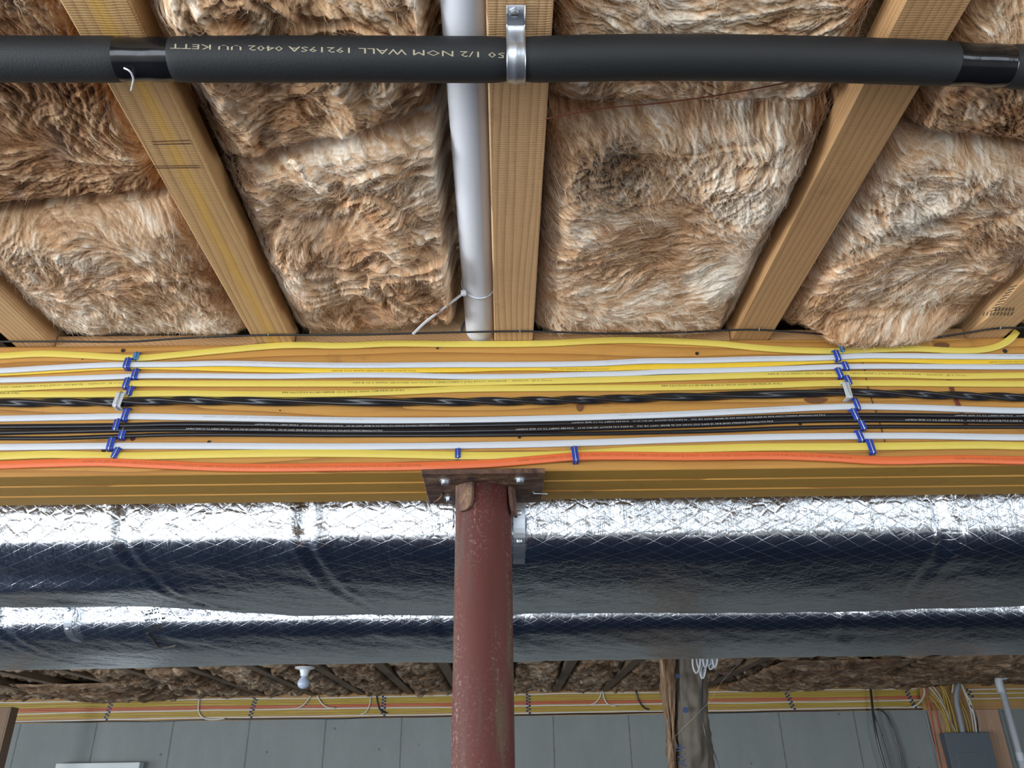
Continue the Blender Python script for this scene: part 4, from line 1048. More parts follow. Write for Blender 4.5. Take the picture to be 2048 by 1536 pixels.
LS = [(275, 715, 17, 11, 0), (260, 731, 22, 12, 6), (273, 750, 22, 11, 4), (256, 768, 22, 11, 7), (263, 784.5, 20, 11, 6), (245, 806, 30, 15, 8), (254, 831, 25, 11, 6), (237, 852.5, 23, 11, 4), (248, 869, 22, 12, 4), (225, 889, 25, 12, 4), (235, 908, 22, 11, 16)]
RS = [(1681, 699, 17, 9, -4), (1669, 716, 23, 11, -8), (1688, 734, 18, 11, -10), (1676, 748, 22, 11, -10), (1693, 763, 21, 11, -12), (1688, 787, 34, 12, -4), (1710, 810, 24, 10, -9), (1706, 832, 24, 11, -12), (1721, 851, 22, 11, -12), (1717, 874, 22, 11, -10), (1739, 895, 28, 12, -6)]
for side, LL in (('left', LS), ('right', RS)):
    for i, (x, y, h_, w_, t_) in enumerate(LL):
        kd = 'l' if i == 0 else ('g' if i == 5 else 'b')
        if kd == 'g': lab = 'large grey staple over the twisted black cable, %s column' % side
        elif kd == 'l': lab = 'pale blue staple on the topmost yellow cable, %s column' % side
        else: lab = 'blue staple on the %s, %s column' % (rows[i][1], side)
        staple(x, y, h_, w_, t_, kd, lab, grp='cable staples in the %s column' % side, lift={1: 0.005, 5: 0.0085, 7: 0.0016}.get(i, 0.0))
staple(916, 908.5, 19, 10, 0, 'b', 'blue staple alone on the lowest yellow cable, above the post plate', grp='single blue staples on the beam')
staple(1149, 912, 30, 11, -5, 'b', 'blue staple over the orange cable right of the steel post', grp='single blue staples on the beam', lift=0.005)

# ------------------------------------------------------------------ steel post
PX, PY = float((hy(911, 980, 1.215)[0]+hy(1023, 980, 1.215)[0])/2), 1.215
PRD = 0.0440
post = empty('steel_post', (PX, PY, 0)); tag(post, 'red-brown primed steel post with a rusty top plate under the beam', 'post')
zt_ = ZB-0.009
prof = [(0.006, PRD), (zt_, PRD)]
V, Fc = tube(smooth_path([(PX, PY, 0.006), (PX, PY, zt_)], 0.05), PRD, 64); mk('shaft', V, Fc, M['post'], post, True)
xL, xR = hz(842, 946, zt_)[0]+0.0, hz(1090, 945, zt_)[0]
PLy0, PLy1 = YF-0.022, YK-0.012
MB().box((xL, PLy0, zt_), (xR, PLy1, ZB-0.001), 0.001).build('top_plate', M['rust'], post)
MB().box((PX-0.1, PY-0.1, 0.0), (PX+0.1, PY+0.1, 0.008), 0.001).build('base_plate', M['rust'], post)
# bent tabs that hold the post
def tab(ang, w, h_, lean, name='tab'):
    mb = MB(); c_ = np.array([PX, PY]); r = PRD+0.002
    k = 9; V = []; Fc = []
    for sgn, rr in ((0, r), (1, r+0.005)):
        for i in range(k):
            t = i/(k-1); z = zt_-t*h_
            ww = w*(1 if t < 0.6 else math.sqrt(max(0.05, 1-((t-0.6)/0.42)**2)))
            off = lean*math.sin(t*1.2)*0.01
            for j in range(7):
                u_ = -1+2*j/6; a = ang+u_*ww/2/rr
                V.append((PX+(rr+off)*math.cos(a), PY+(rr+off)*math.sin(a), z))
    q = k*7
    for i in range(k-1):
        for j in range(6):
            a = i*7+j; Fc += [(a, a+1, a+8, a+7), (q+a+1, q+a, q+a+7, q+a+8)]
        Fc += [(i*7, (i+1)*7, q+(i+1)*7, q+i*7), ((i+1)*7+6, i*7+6, q+i*7+6, q+(i+1)*7+6)]
    for i in (0, k-1):
        for j in range(6): Fc.append((i*7+j, i*7+j+1, q+i*7+j+1, q+i*7+j))
    mb.add(V, Fc); return mb.build(name, M['rust'], post, False)
tab(math.radians(232), 0.034, 0.044, 0.0)
tab(math.radians(-14), 0.030, 0.046, 0.35)
# slots and holes in the plate (flat dark discs, the shade of the hole painted in), lag bolts, bent nails
def slot(x, y, a, b_, rot=0):
    p = hz(x, y, zt_); an = np.linspace(0, 2*math.pi, 20, endpoint=False); V = []
    for zz, k in ((zt_-0.0004, 1.0), (zt_+0.004, 0.9)):
        for t in an:
            u_, w_ = a*math.cos(t)*k, b_*math.sin(t)*k; V.append((p[0]+u_*math.cos(rot)-w_*math.sin(rot), p[1]+u_*math.sin(rot)+w_*math.cos(rot), zz))
    n = 20; mk('slot', V, [tuple(range(n))]+[(i, (i+1) % n, n+(i+1) % n, n+i) for i in range(n)], M['void'], post)
slot(900, 951, .006, .0025); slot(914, 959, .005, .0022); slot(881, 971, .007, .003); slot(942, 957, .007, .007); slot(884, 988, .004, .004)
for (x, y) in ((890, 966), (899, 1000), (1040, 963)):
    p = hz(x, y, zt_-0.004)
    b_ = MB().lathe((p[0], p[1], zt_), (0, 0, -1), [(0, .0085), (.0012, .0085), (.0014, .0065)], 20).build('washer', M['zinc'], post)
    MB().lathe((p[0], p[1], zt_-0.001), (0, 0, -1), [(0, .0062), (.0050, .0062), (.0058, .0052)], 6).build('bolt_head', M['steel'], post)
V, Fc = tube(smooth_path([hz(883, 987, zt_), hz(884, 991, zt_-.008), hz(876, 1000, zt_-.012), hz(868, 1004, zt_-.014)], 0.002), 0.0016, 8); mk('bent_nail', V, Fc, M['rust'], post, True)
V, Fc = tube([hz(1066, 983, zt_-.001), hz(1068, 987, zt_-.004), hz(1095, 988, zt_-.006)], 0.0013, 8); mk('bent_nail', V, Fc, M['steel'], post, True)

# ------------------------------------------------------------------ foil-wrapped ducts
def duct(name, y0, y1f, zb, ztop, xa, xb, seed, lab, step=0.0065, cinch=(), bulge=0.014):
    nx = int((xb-xa)/step)+1; k = 150; xs_ = np.linspace(xa, xb, nx)
    t = np.linspace(0, 1, k, endpoint=False)
    rs = np.random.RandomState(seed)
    # rounded-rectangle outline in (y, z) by arc length: start at the top front, go down the front, along the bottom, up the back
    def outline(Y0, Y1):
        h = ztop-zb; key = [(Y0+0.055, ztop), (Y0+0.012, ztop-0.022), (Y0-0.008, ztop-0.09), (Y0-0.010, ztop-0.15), (Y0-0.003, ztop-0.205), (Y0+0.004, zb+0.045), (Y0+0.011, zb+0.014),
               (Y0+0.045, zb-0.007), (Y0+0.12, zb-0.023), (Y0*0.72+Y1*0.28, zb-0.032), ((Y0+Y1)/2, zb-0.036), (Y0*0.28+Y1*0.72, zb-0.028), (Y1-0.10, zb-0.010), (Y1-0.04, zb+0.016), (Y1, zb+0.08), (Y1+0.006, ztop-0.12), (Y1-0.01, ztop-0.03), (Y1-0.05, ztop)]
        P = smooth_path([(0, a_, b_) for a_, b_ in key], 0.006)[:, 1:]
        s = np.r_[0, np.cumsum(np.hypot(*np.diff(np.vstack([P, P[:1]]), axis=0).T))]
        q = t*s[-1]; PP = np.vstack([P, P[:1]]); return np.stack([np.interp(q, s, PP[:, 0]), np.interp(q, s, PP[:, 1])], 1), q
    Vv = np.empty((nx, k, 3)); U = np.empty((nx, k)); Wv = np.empty((nx, k))
    O = []; 
    for i, x in enumerate(xs_):
        P, q = outline(y0(x), y1f(x)); Vv[i, :, 0] = x; Vv[i, :, 1] = P[:, 0]; Vv[i, :, 2] = P[:, 1]; U[i] = x; Wv[i] = q
    # outward normals in the section
    d = np.roll(Vv, -1, 1)-np.roll(Vv, 1, 1); nn = np.stack([np.zeros((nx, k)), d[..., 2], -d[..., 1]], -1); nn /= np.linalg.norm(nn, axis=-1, keepdims=True)+1e-9
    cen = Vv.mean(1, keepdims=True); sg = np.sign(((Vv-cen)*nn).sum(-1, keepdims=True)); nn = nn*np.sign(sg.mean())
    front = np.clip(1-np.abs(Wv-0.17)/0.28, 0, 1)
    # soft padding, diagonal folds underneath, vertical puckers on the front
    front_w = np.clip(1-np.abs(Wv-0.17)/0.28, 0, 1)
    disp = 0.007*fbm(U*2.0, Wv*0.9, seed, 2)+0.0022*fbm(U*14, Wv*9, seed+3, 3)+0.0045*fbm(U*5, Wv*4, seed+23, 2)*front_w
    dg = U*0.9-Wv*1.15
    disp -= 0.0012*ridged(dg*19, (U+Wv)*3, seed+6, 3)*sstep(0.25, 0.4, Wv)
    disp -= 0.0036*ridged(dg*7+fbm(U*3, Wv*3, seed+9)*0.7, (U+Wv)*1.3, seed+5, 3)*sstep(0.25, 0.45, Wv)*(0.3+fbm(U*1.5, Wv*2, seed+12, 2)+0.4)
    disp -= 0.0065*ridged(U*13+fbm(U*3, Wv*6, seed+7)*0.9, Wv*2.2, seed+15, 2)*front*(0.35+0.65*vnoise(U*4, Wv*2, seed+2))
    disp += 0.0016*fbm(U*60, Wv*60, seed+19, 2)*(0.3+0.7*front)
    for (cx_, w_, a_) in cinch:
        wv = cx_+0.02*fbm(Wv*5, U*0, seed+31, 3)+0.20*np.clip(Wv-0.28, 0, 1)*0.8
        fade = 0.3+0.7*sstep(0.40, 0.28, Wv)
        a_ = a_*fade
        disp -= a_*np.exp(-((U-wv)/w_)**2)*(1+0.4*fbm(Wv*40, U*9, seed+35, 2))*0.6
        disp += a_*0.35*np.exp(-((np.abs(U-wv)-w_*2.2)/(w_*1.0))**2)
        disp += a_*0.25*ridged((U-wv)*30, Wv*14+U*4, seed+33, 2)*np.exp(-((U-wv)/(w_*5))**2)
    Vv = Vv+nn*disp[..., None]
    idx = np.arange(nx*k).reshape(nx, k); r_ = np.roll(idx, -1, 1)
    Q = np.stack([idx[:-1], idx[1:], r_[1:], r_[:-1]], -1).reshape(-1, 4)
    V = Vv.reshape(-1, 3); A = len(V)
    V = np.vstack([V, Vv[0].mean(0), Vv[-1].mean(0)])
    ii = np.arange(0, k, 2)
    Q = np.vstack([Q, np.stack([idx[0, ii], r_[0, ii], idx[0, (ii+2) % k], np.full(len(ii), A)], 1), np.stack([r_[-1, ii], idx[-1, ii], np.full(len(ii), A+1), idx[-1, (ii+2) % k]], 1)])
    o = mk(name, V, Q, M['foil'], None, True, attrs={'u': np.r_[U.ravel(), xa, xb], 'v': np.r_[Wv.ravel(), 0, 0]})
    return tag(o, lab, 'duct', 'foil-wrapped ducts behind the beam')
d1y0 = lambda x: 1.345+0*x
def d1y1(x): return 1.80+0.215*sstep(-0.82, -0.40, x)-0.03*sstep(0.8, 1.3, x)
x240 = hz(245, 1060, CAMZ+.40)[0]; x610 = hz(615, 1060, CAMZ+.40)[0]; x1860 = hz(1850, 1060, CAMZ+.40)[0]; x1035 = hz(1037, 1060, CAMZ+.40)[0]
duct('foil_duct', d1y0, d1y1, CAMZ+0.362, CAMZ+0.648, -3.0, 3.0, 5, 'large foil-wrapped duct right behind the beam', cinch=((x240, 0.008, 0.011), (x610, 0.009, 0.013), (x1860, 0.010, 0.012), (x1035, 0.014, 0.005), (-1.6, .012, .01), (1.7, .012, .01)))
d2y0 = lambda x: 2.125+0*x
d2y1 = lambda x: 2.80+0.04*sstep(-0.9, -1.3, x)
duct('foil_duct', d2y0, d2y1, CAMZ+0.362, CAMZ+0.648, -3.0, 3.0, 16, 'lower foil-wrapped duct behind the first one', cinch=((hz(20, 1240, CAMZ+.40)[0], .012, .010), (hz(1640, 1240, CAMZ+.40)[0], 0.016, 0.012), (hz(1040, 1240, CAMZ+.40)[0], .018, .008), (hz(890, 1240, CAMZ+.40)[0], .012, .007)), step=0.008)
# sheet-metal hangers
def hanger(px, yf, lab, w=0.020):
    x = hz(px, 1060 if yf < 2 else 1235, CAMZ+0.42)[0]; t = empty('duct_hanger', (x, yf, CAMZ+0.44)); tag(t, lab, 'hanger', 'sheet metal duct hangers')
    P = [(x, yf+0.030, H-0.001), (x, yf-0.014, H-0.09), (x, yf-0.0175, CAMZ+0.45), (x, yf-0.012, CAMZ+0.40), (x, yf+0.004, CAMZ+0.366), (x, yf+0.03, CAMZ+0.353), (x, yf+0.07, CAMZ+0.348)]
    V, Fc = sweep(smooth_path(P, 0.008), [(-.0006, -w/2), (-.0006, w/2), (.0006, w/2), (.0006, -w/2)], (0, -1, 0.01), fixed=False); mk('metal_strip', V, Fc, M['zinc'], t)
    for (yy_, zz_) in ((yf-0.0165, CAMZ+0.415), (yf-0.001, CAMZ+0.370)):
        MB().lathe((x, yy_, zz_), (0, -1, -0.3), [(0, .0052), (.002, .0048), (.0035, .003)], 6).build('screw_head', M['steel'], t)
hanger(1036, 1.345, 'galvanised duct hanger just right of the steel post')
hanger(188, 2.125, 'galvanised duct hanger on the second duct at the left')

# ------------------------------------------------------------------ far wall: cables on the rim board
GF = 'cables along the far rim board'
far_rows = [(0.641, 'w', 'topmost white cable along the far rim board'), (0.629, 'y', 'first yellow cable under the topmost far white cable'), (0.6175, 'y', 'second yellow cable of the far run'), (0.606, 'y', 'third yellow cable of the far run'),
            (0.5945, 'y', 'fourth yellow cable of the far run, above the orange ones'), (0.5825, 'o', 'upper orange-red cable of the far run'), (0.570, 'o', 'lower orange-red cable of the far run'),
            (0.555, 'w', 'white cable just under the far orange-red cables'), (0.541, 'y', 'first yellow cable of the lower far group'), (0.529, 'y', 'second yellow cable of the lower far group'), (0.517, 'y', 'lowest yellow cable of the far run'),
            (0.500, 'w', 'lowest white cable of the far run'), (0.485, 'k', 'black cable at the foot of the far rim board')]
cols = [hy(x, 1420, YW)[0] for x in (220, 507, 767, 1057, 1580, 1823)]; colL = hy(1941, 1400, YW)[0]
FR = []
xs_ = np.arange(-5.4, hy(1846, 1400, YW)[0]+0.001, 0.035)
for j, (z, k, lab) in enumerate(far_rows):
    nearst = np.min(np.abs(xs_[:, None]-np.array(cols)[None]), axis=1); sag = 0.0045*fbm(xs_*1.6, xs_*0+j*3.1, 50+j, 2)*np.clip(nearst/0.3, 0, 1)*2
    zz = CAMZ+z+sag-0.004*sstep(-3.0, -4.6, xs_)
    C = np.stack([xs_, np.full_like(xs_, YW-0.004), zz], 1)
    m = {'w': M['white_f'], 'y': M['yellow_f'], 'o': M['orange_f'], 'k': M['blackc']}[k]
    w = 0.0125 if k == 'o' else (0.0105 if k != 'k' else 0.011)
    V, Fc = sweep(C, oval(w, 0.006, 10, 2.4)); o = mk('cable', V, Fc, m, None, True, origin=(0, YW, CAMZ+z)); tag(o, lab, 'cable', GF); FR.append(C)
# right of the breaker panel
xr = np.arange(hy(1936, 1400, YW)[0]-0.02, 6.0, 0.04)
for j, (z, k, lab) in enumerate([(0.630, 'w', 'upper white cable on the rim board at the right edge'), (0.611, 'y', 'upper yellow cable on the rim board at the right edge'), (0.596, 'w', 'middle white cable on the rim board at the right edge'), (0.581, 'y', 'middle yellow cable on the rim board at the right edge'), (0.560, 'w', 'lower white cable on the rim board at the right edge'), (0.540, 'y', 'lower yellow cable on the rim board at the right edge')]):
    C = np.stack([xr, np.full_like(xr, YW-0.004), CAMZ+z+0.006*fbm(xr*2, xr*0+j, 90+j, 2)], 1)
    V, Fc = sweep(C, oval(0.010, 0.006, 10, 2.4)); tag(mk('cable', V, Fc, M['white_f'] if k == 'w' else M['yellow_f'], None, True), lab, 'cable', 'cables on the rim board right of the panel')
cn = ['leftmost', 'second', 'third', 'fourth', 'fifth', 'sixth']
short = ['top white', 'first yellow', 'second yellow', 'third yellow', 'fourth yellow', 'upper orange', 'lower orange', 'middle white', 'fifth yellow', 'sixth yellow', 'seventh yellow', 'low white']
src = None
def far_staple(x, z, lab, grp, tl):
    global src
    if src is None:
        mb = MB().box((-0.009, -0.0085, -0.0075), (0.009, 0.0005, 0.0075), 0.002); src = mb.build('cable_staple', M['navy'], None, origin=(0, 0, 0)); o = src
    else: o = src.copy(); COL.objects.link(o)
    o.location = (x, YW-0.0005, z); o.rotation_euler = (0, tl, 0); return tag(o, lab, 'staple', grp)
for ci_, cx_ in enumerate(cols):
    for j in range(12):
        z = np.interp(cx_, FR[j][:, 0], FR[j][:, 2]); x = cx_+(0.010 if j % 2 else -0.010)+(0.045 if ci_ > 3 else (-0.03 if ci_ < 2 else 0.0))*(j/12.0-.3)
        far_staple(x, z, 'tiny dark blue staple on the far %s cable, %s staple column' % (short[j], cn[ci_]), 'tiny staples along the far cables', rnd.uniform(-.2, .2))
for j in range(4): far_staple(colL+(0.01 if j % 2 else -.01)+j*0.004, CAMZ+0.628-j*0.017, 'tiny dark staple on the far cables right of the panel, %s from the top' % ORD[j+1], 'tiny staples right of the panel', 0.1)
# drops and loops
def drop(pts, mat, r, lab, Y=YW-0.016, grp='cable drops on the far wall', name='cable', cat='cable', dy=None):
    P = [hy(x, y, Y if dy is None else Y+dy[i]) for i, (x, y) in enumerate(pts)]
    V, Fc = tube(smooth_path(P, 0.02), r, 8); o = mk(name, V, Fc, mat, None, True); return tag(o, lab, cat, grp)
drop([(397, 1383), (398, 1400), (397, 1422), (402, 1432), (412, 1438), (428, 1439), (450, 1437)], M['white_f'], .0055, 'white cable dropping from the far ceiling and bending right')
drop([(622, 1390), (616, 1400), (607, 1410), (596, 1416), (585, 1418)], M['white_f'], .0055, 'short white cable arc left of the far bulb drop')
drop([(634, 1388), (638, 1399), (646, 1409), (656, 1415), (670, 1416)], M['white_f'], .0055, 'short white cable arc curving right, left of the steel post')
drop([(740, 1384), (741, 1400), (738, 1413), (732, 1424), (722, 1429)], M['white_f'], .0045, 'thin pale cable arc left of the black loop')
drop([(753, 1384), (754, 1400), (757, 1414), (764, 1423), (774, 1426)], M['blackc'], .006, 'black cable loop on the far run left of the steel post')
drop([(1204, 1376), (1202, 1388), (1196, 1400), (1188, 1407), (1176, 1410)], M['white_f'], .005, 'pale cable arc curving left, right of the steel post')
drop([(1205, 1376), (1207, 1392), (1212, 1404), (1219, 1410), (1232, 1412)], M['white_f'], .005, 'pale cable arc curving right, right of the steel post')
drop([(1272, 1380), (1274, 1392), (1280, 1405), (1288, 1415), (1298, 1419)], M['blackc'], .006, 'black cable arc just left of the paper-faced wrap')
drop([(1740, 1366), (1743, 1395), (1748, 1440), (1755, 1480), (1766, 1520), (1775, 1550), (1800, 1640)], M['blackc'], .010, 'thick black cable hanging down the right concrete wall', Y=YW-0.06)
drop([(1741, 1380), (1746, 1420), (1756, 1450), (1768, 1490), (1782, 1540), (1800, 1620)], M['blackc'], .006, 'thin black cable beside the thick hanging one', Y=YW-0.05)
drop([(1756, 1417), (1768, 1424), (1780, 1445), (1790, 1475), (1800, 1510), (1806, 1540), (1822, 1620)], M['blackc'], .006, 'black cable curving away right down the concrete wall', Y=YW-0.03)
drop([(1758, 1418), (1772, 1428), (1784, 1450), (1795, 1485), (1804, 1515), (1812, 1550), (1828, 1620)], M['blackc'], .005, 'second black cable curving down the concrete wall', Y=YW-0.03)

# breaker panel on its plywood board
a = hy(1858, 1425, YW-0.02); b_ = hy(1997, 1423, YW-0.02)
pb_ = MB().box((a[0], YW-0.016, CAMZ-0.9), (b_[0], YW+0.003, ZT-0.002), 0.002).build('plywood_board', M['plywood']); tag(pb_, 'plywood board behind the breaker panel on the right wall', 'board')
a = hy(1890, 1466, YW-0.12); b_ = hy(1975, 1464, YW-0.12)
bpn = empty('breaker_panel', (a[0], YW-0.12, CAMZ-0.6)); tag(bpn, 'dark grey breaker panel box on the plywood board', 'breaker panel')
MB().box((a[0], YW-0.115, CAMZ-0.55), (b_[0], YW-0.016, a[2]), 0.004).build('enclosure', M['panel'], bpn)
MB().box((a[0]-0.008, YW-0.122, CAMZ-0.56), (b_[0]+0.008, YW-0.114, a[2]+0.002), 0.002).build('cover', M['panel'], bpn)
MB().box((a[0]+0.05, YW-0.1245, CAMZ-0.45), (b_[0]-0.05, YW-0.1215, a[2]-0.14), 0.002).build('door', M['panel'], bpn)
drop([(1925, 1345), (1919, 1362), (1913, 1385), (1914, 1410), (1920, 1435), (1926, 1466)], M['grey_c'], .021, 'thick grey service cable entering the breaker panel', Y=YW-0.08, grp=None)
bun = [('w', [(1855, 1360), (1870, 1378), (1884, 1400), (1895, 1430), (1907, 1466)]), ('w', [(1852, 1368), (1868, 1385), (1886, 1410), (1900, 1440), (1912, 1466)]), ('y', [(1865, 1355), (1880, 1370), (1890, 1390), (1900, 1430), (1905, 1466)]),
       ('y', [(1858, 1392), (1872, 1408), (1885, 1428), (1893, 1448), (1898, 1466)]), ('y', [(1862, 1385), (1878, 1404), (1890, 1430), (1901, 1466)]), ('y', [(1892, 1385), (1900, 1405), (1908, 1430), (1917, 1466)]),
       ('y', [(1885, 1378), (1888, 1400), (1892, 1430), (1894, 1466)]), ('y', [(1878, 1362), (1892, 1385), (1904, 1420), (1915, 1466)]), ('w', [(1904, 1350), (1906, 1372), (1904, 1385)]),
       ('w', [(1923, 1368), (1930, 1385), (1940, 1402), (1948, 1430), (1953, 1466)]), ('w', [(1924, 1375), (1934, 1398), (1942, 1425), (1948, 1466)]), ('y', [(1918, 1402), (1930, 1420), (1938, 1445), (1942, 1466)]),
       ('y', [(1920, 1410), (1929, 1430), (1934, 1450), (1938, 1466)]), ('w', [(1938, 1405), (1948, 1430), (1960, 1466)]), ('k', [(1941, 1410), (1952, 1432), (1957, 1466)]), ('w', [(1847, 1372), (1849, 1385), (1843, 1400), (1830, 1412), (1815, 1415)])]
bl = ['leftmost high-starting white cable falling into the breaker panel', 'white cable crossing the bundle into the breaker panel', 'yellow cable from the ceiling crossing to the breaker panel top', 'lowest yellow cable fanning into the panel left side',
      'yellow cable fanning into the panel beside the lowest one', 'yellow cable bowing right beside the grey service cable', 'nearly straight yellow cable at the panel left edge', 'long yellow cable from the insulation to the panel', 'short white cable stub beside the grey service cable',
      'white cable right of the grey service cable, outer one', 'white cable right of the grey service cable, inner one', 'yellow cable right of the grey service cable, outer one', 'yellow cable right of the grey service cable, inner one', 'rightmost white cable entering the panel', 'black cable entering the panel at the right', 'white cable bending down off the far run left of the bundle']
for i, (k, pts) in enumerate(bun):
    drop(pts, {'w': M['white_f'], 'y': M['yellow_f'], 'k': M['blackc']}[k], 0.0055, bl[i], Y=YW-0.05-0.013*(i % 5), grp='cables fanning into the breaker panel')
drop([(1851, 1362), (1854, 1390), (1860, 1420), (1868, 1470), (1880, 1530), (1892, 1590)], M['orange_f'], .0065, 'orange cable running down the left edge of the plywood', Y=YW-0.024, grp='orange cables on the plywood edge')
drop([(1862, 1405), (1872, 1425), (1878, 1455), (1887, 1500), (1898, 1550), (1910, 1600)], M['orange_f'], .0060, 'second orange cable running down beside the panel', Y=YW-0.024, grp='orange cables on the plywood edge')
drop([(1851, 1425), (1862, 1470), (1874, 1512), (1880, 1540)], M['grey_c'], .004, 'thin grey line down the concrete left of the plywood', Y=YW-0.01, grp=None)
# conduit at the right edge
cd = empty('conduit', tuple(hy(1998, 1356, 6.05))); tag(cd, 'grey-white conduit pipe with an elbow at the right edge', 'conduit')
p0 = hy(2200, 1322, 6.05); p1 = hy(2010, 1352, 6.05); p2 = hy(1998, 1356, 6.05); p3 = hy(2003, 1385, 6.05); p4 = p3.copy(); p4[2] = 0.3
V, Fc = tube(smooth_path([p0, (p0+p1)/2, p1], 0.05), 0.021, 20); mk('upper_run', V, Fc, M['conduit'], cd, True)
V, Fc = tube(smooth_path([p1, p2, p3], 0.012), 0.0255, 20); mk('elbow', V, Fc, M['conduit'], cd, True)
x4 = p2[0]; V, Fc = tube([(x4, 6.05, p2[2]-0.02), (x4, 6.05, 0.0)], 0.021, 20); mk('lower_run', V, Fc, M['conduit'], cd, True)
zc_ = hy(2040, 1505, 6.05)[2]; MB().cyl((x4, 6.05, zc_), (x4, 6.05, zc_-0.05), 0.0245).build('coupling', M['conduit'], cd, True)
drop([(2003, 1352), (2010, 1350), (2018, 1356), (2024, 1353)], M['porcelain'], .006, 'white plastic tie end on the conduit elbow', Y=6.054, name='zip_tie', cat='zip tie', grp=None)

# light bulb in its porcelain holder
c = hz(610, 1336, H-0.004); lb = empty('ceiling_lamp', (c[0], c[1], H)); tag(lb, 'unlit bulb in a white porcelain holder under the far ceiling', 'lamp')
s = 1.0; zz = lambda t: t
MB().lathe((c[0], c[1], H), (0, 0, -1), [(0, .060), (.006, .062), (.011, .050), (.015, .032), (.040, .024), (.052, .024)], 28).build('lampholder', M['porcelain'], lb, True)
MB().lathe((c[0], c[1], H-0.051), (0, 0, -1), [(0, .016), (.010, .020), (.022, .030), (.036, .036), (.052, .036), (.064, .029), (.072, .016), (.075, .002)], 28).build('bulb', M['bulb'], lb, True)

# paper-faced insulation wrapped round a riser
wr = empty('wrapped_riser', (0.98, 4.5, 0)); tag(wr, 'kraft-paper-faced insulation wrapped around a riser, hanging to the floor', 'pipe wrap')
zs = np.arange(0.0, H-0.002, 0.012); n = len(zs); an = np.arange(56)*2*math.pi/56
def xat(px, py): return hy(px, py, 4.5)[0]
zt1 = hy(1352, 1320, 4.5)[2]; zt0 = hy(1352, 1536, 4.5)[2]
def lerpz(z, top, bot): return bot+(top-bot)*(z-zt0)/(zt1-zt0)
V = []; seedw = 77
kl = lerpz(np.clip(zs, zt0-.3, 9), xat(1351, 1320), xat(1352, 1536)); kr = lerpz(np.clip(zs, zt0-.3, 9), xat(1414, 1320), xat(1434, 1536))
def shell(name, l, r, dep, yc, mat, seed, attrs=False, jag=0.006):
    V = np.empty((n, 56, 3)); cx_ = (l+r)/2; hw = (r-l)/2
    for j, a_ in enumerate(an):
        ca, sa = math.cos(a_), math.sin(a_)
        rr = 1+0.10*fbm(zs*7+j*.0, np.full(n, math.cos(a_)*1.5+math.sin(a_)), seed, 3)
        bmp = jag*fbm(zs*9, np.full(n, j*0.28), seed+4, 4)*2-jag*1.5*ridged(zs*2.2, np.full(n, j*0.35), seed+6, 2)
        V[:, j, 0] = cx_+hw*np.sign(ca)*abs(ca)**0.8*rr+bmp*ca; V[:, j, 1] = yc+dep*sa*rr+bmp*sa*1.5; V[:, j, 2] = zs
    idx = np.arange(n*56).reshape(n, 56); r_ = np.roll(idx, -1, 1); Q = np.stack([idx[:-1], r_[:-1], r_[1:], idx[1:]], -1).reshape(-1, 4)
    at = None
    if attrs:
        rs = np.random.RandomState(seed); l1 = lic(56, n, np.full((n, 56), math.pi/2), 8, rs)
        at = {'fib': (0.5+.25*l1).ravel(), 'tone': np.full(n*56, 0.40), 'stain': np.zeros(n*56)}
    return mk(name, V.reshape(-1, 3), Q, mat, wr, True, attrs=at)
shell('kraft_facing', kl, kr, 0.10, 4.58, M['kraft'], 71, jag=0.010)
fl = lerpz(np.clip(zs, zt0-.3, 9), xat(1320, 1320), xat(1344, 1536)); fr2 = lerpz(np.clip(zs, zt0-.3, 9), xat(1354, 1320), xat(1354, 1536))
shell('fibreglass_edge', fl, fr2, 0.055, 4.55, M['ins_far'], 72, True, jag=0.012)
# blue print running up the paper
V, Fc = text_verts('KNAUF'); t = (V[:, 0]-V[:, 0].min())/(V[:, 0].max()-V[:, 0].min()); h = (V[:, 1]-V[:, 1].min())/(V[:, 1].max()-V[:, 1].min())
za, zb_ = hy(1362, 1570, 4.45)[2], hy(1362, 1488, 4.45)[2]; xl, xr_ = hy(1354, 1510, 4.45)[0], hy(1371, 1510, 4.45)[0]
W_ = np.stack([xr_-0.004-h*(xr_-xl), 4.478-0.03*h*0+0.012*(1-(1-h)), za+t*(zb_-za)], 1); W_[:, 1] = 4.418+0.004*h
mk('lettering', W_, Fc, M['print_b'], wr)
for (x, y, r) in ((1371, 1420, 5), (1356, 1352, 4)):
    p = hy(x, y, 4.45); MB().lathe(p, (0, -1, 0), [(0, r/330), (.001, r/330)], 10).build('blue_mark', M['print_b'], wr)
drop([(1406, 1345), (1405, 1380), (1405, 1430), (1411, 1470), (1418, 1488), (1428, 1505), (1438, 1536), (1450, 1600)], M['blackc'], .0035, 'thin black cord hanging down the paper-faced wrap', Y=4.44, grp=None, name='cord', cat='cord')
drop([(1350, 1473), (1372, 1450), (1382, 1441), (1400, 1422), (1418, 1404), (1445, 1362), (1482, 1322), (1487, 1316)], M['white_f'], .0004, 'fine cobweb-like thread crossing in front of the paper-faced wrap', Y=4.3, dy=[.17, .02, 0, 0, 0, 0, 0, 0], grp=None, name='thread', cat='thread')
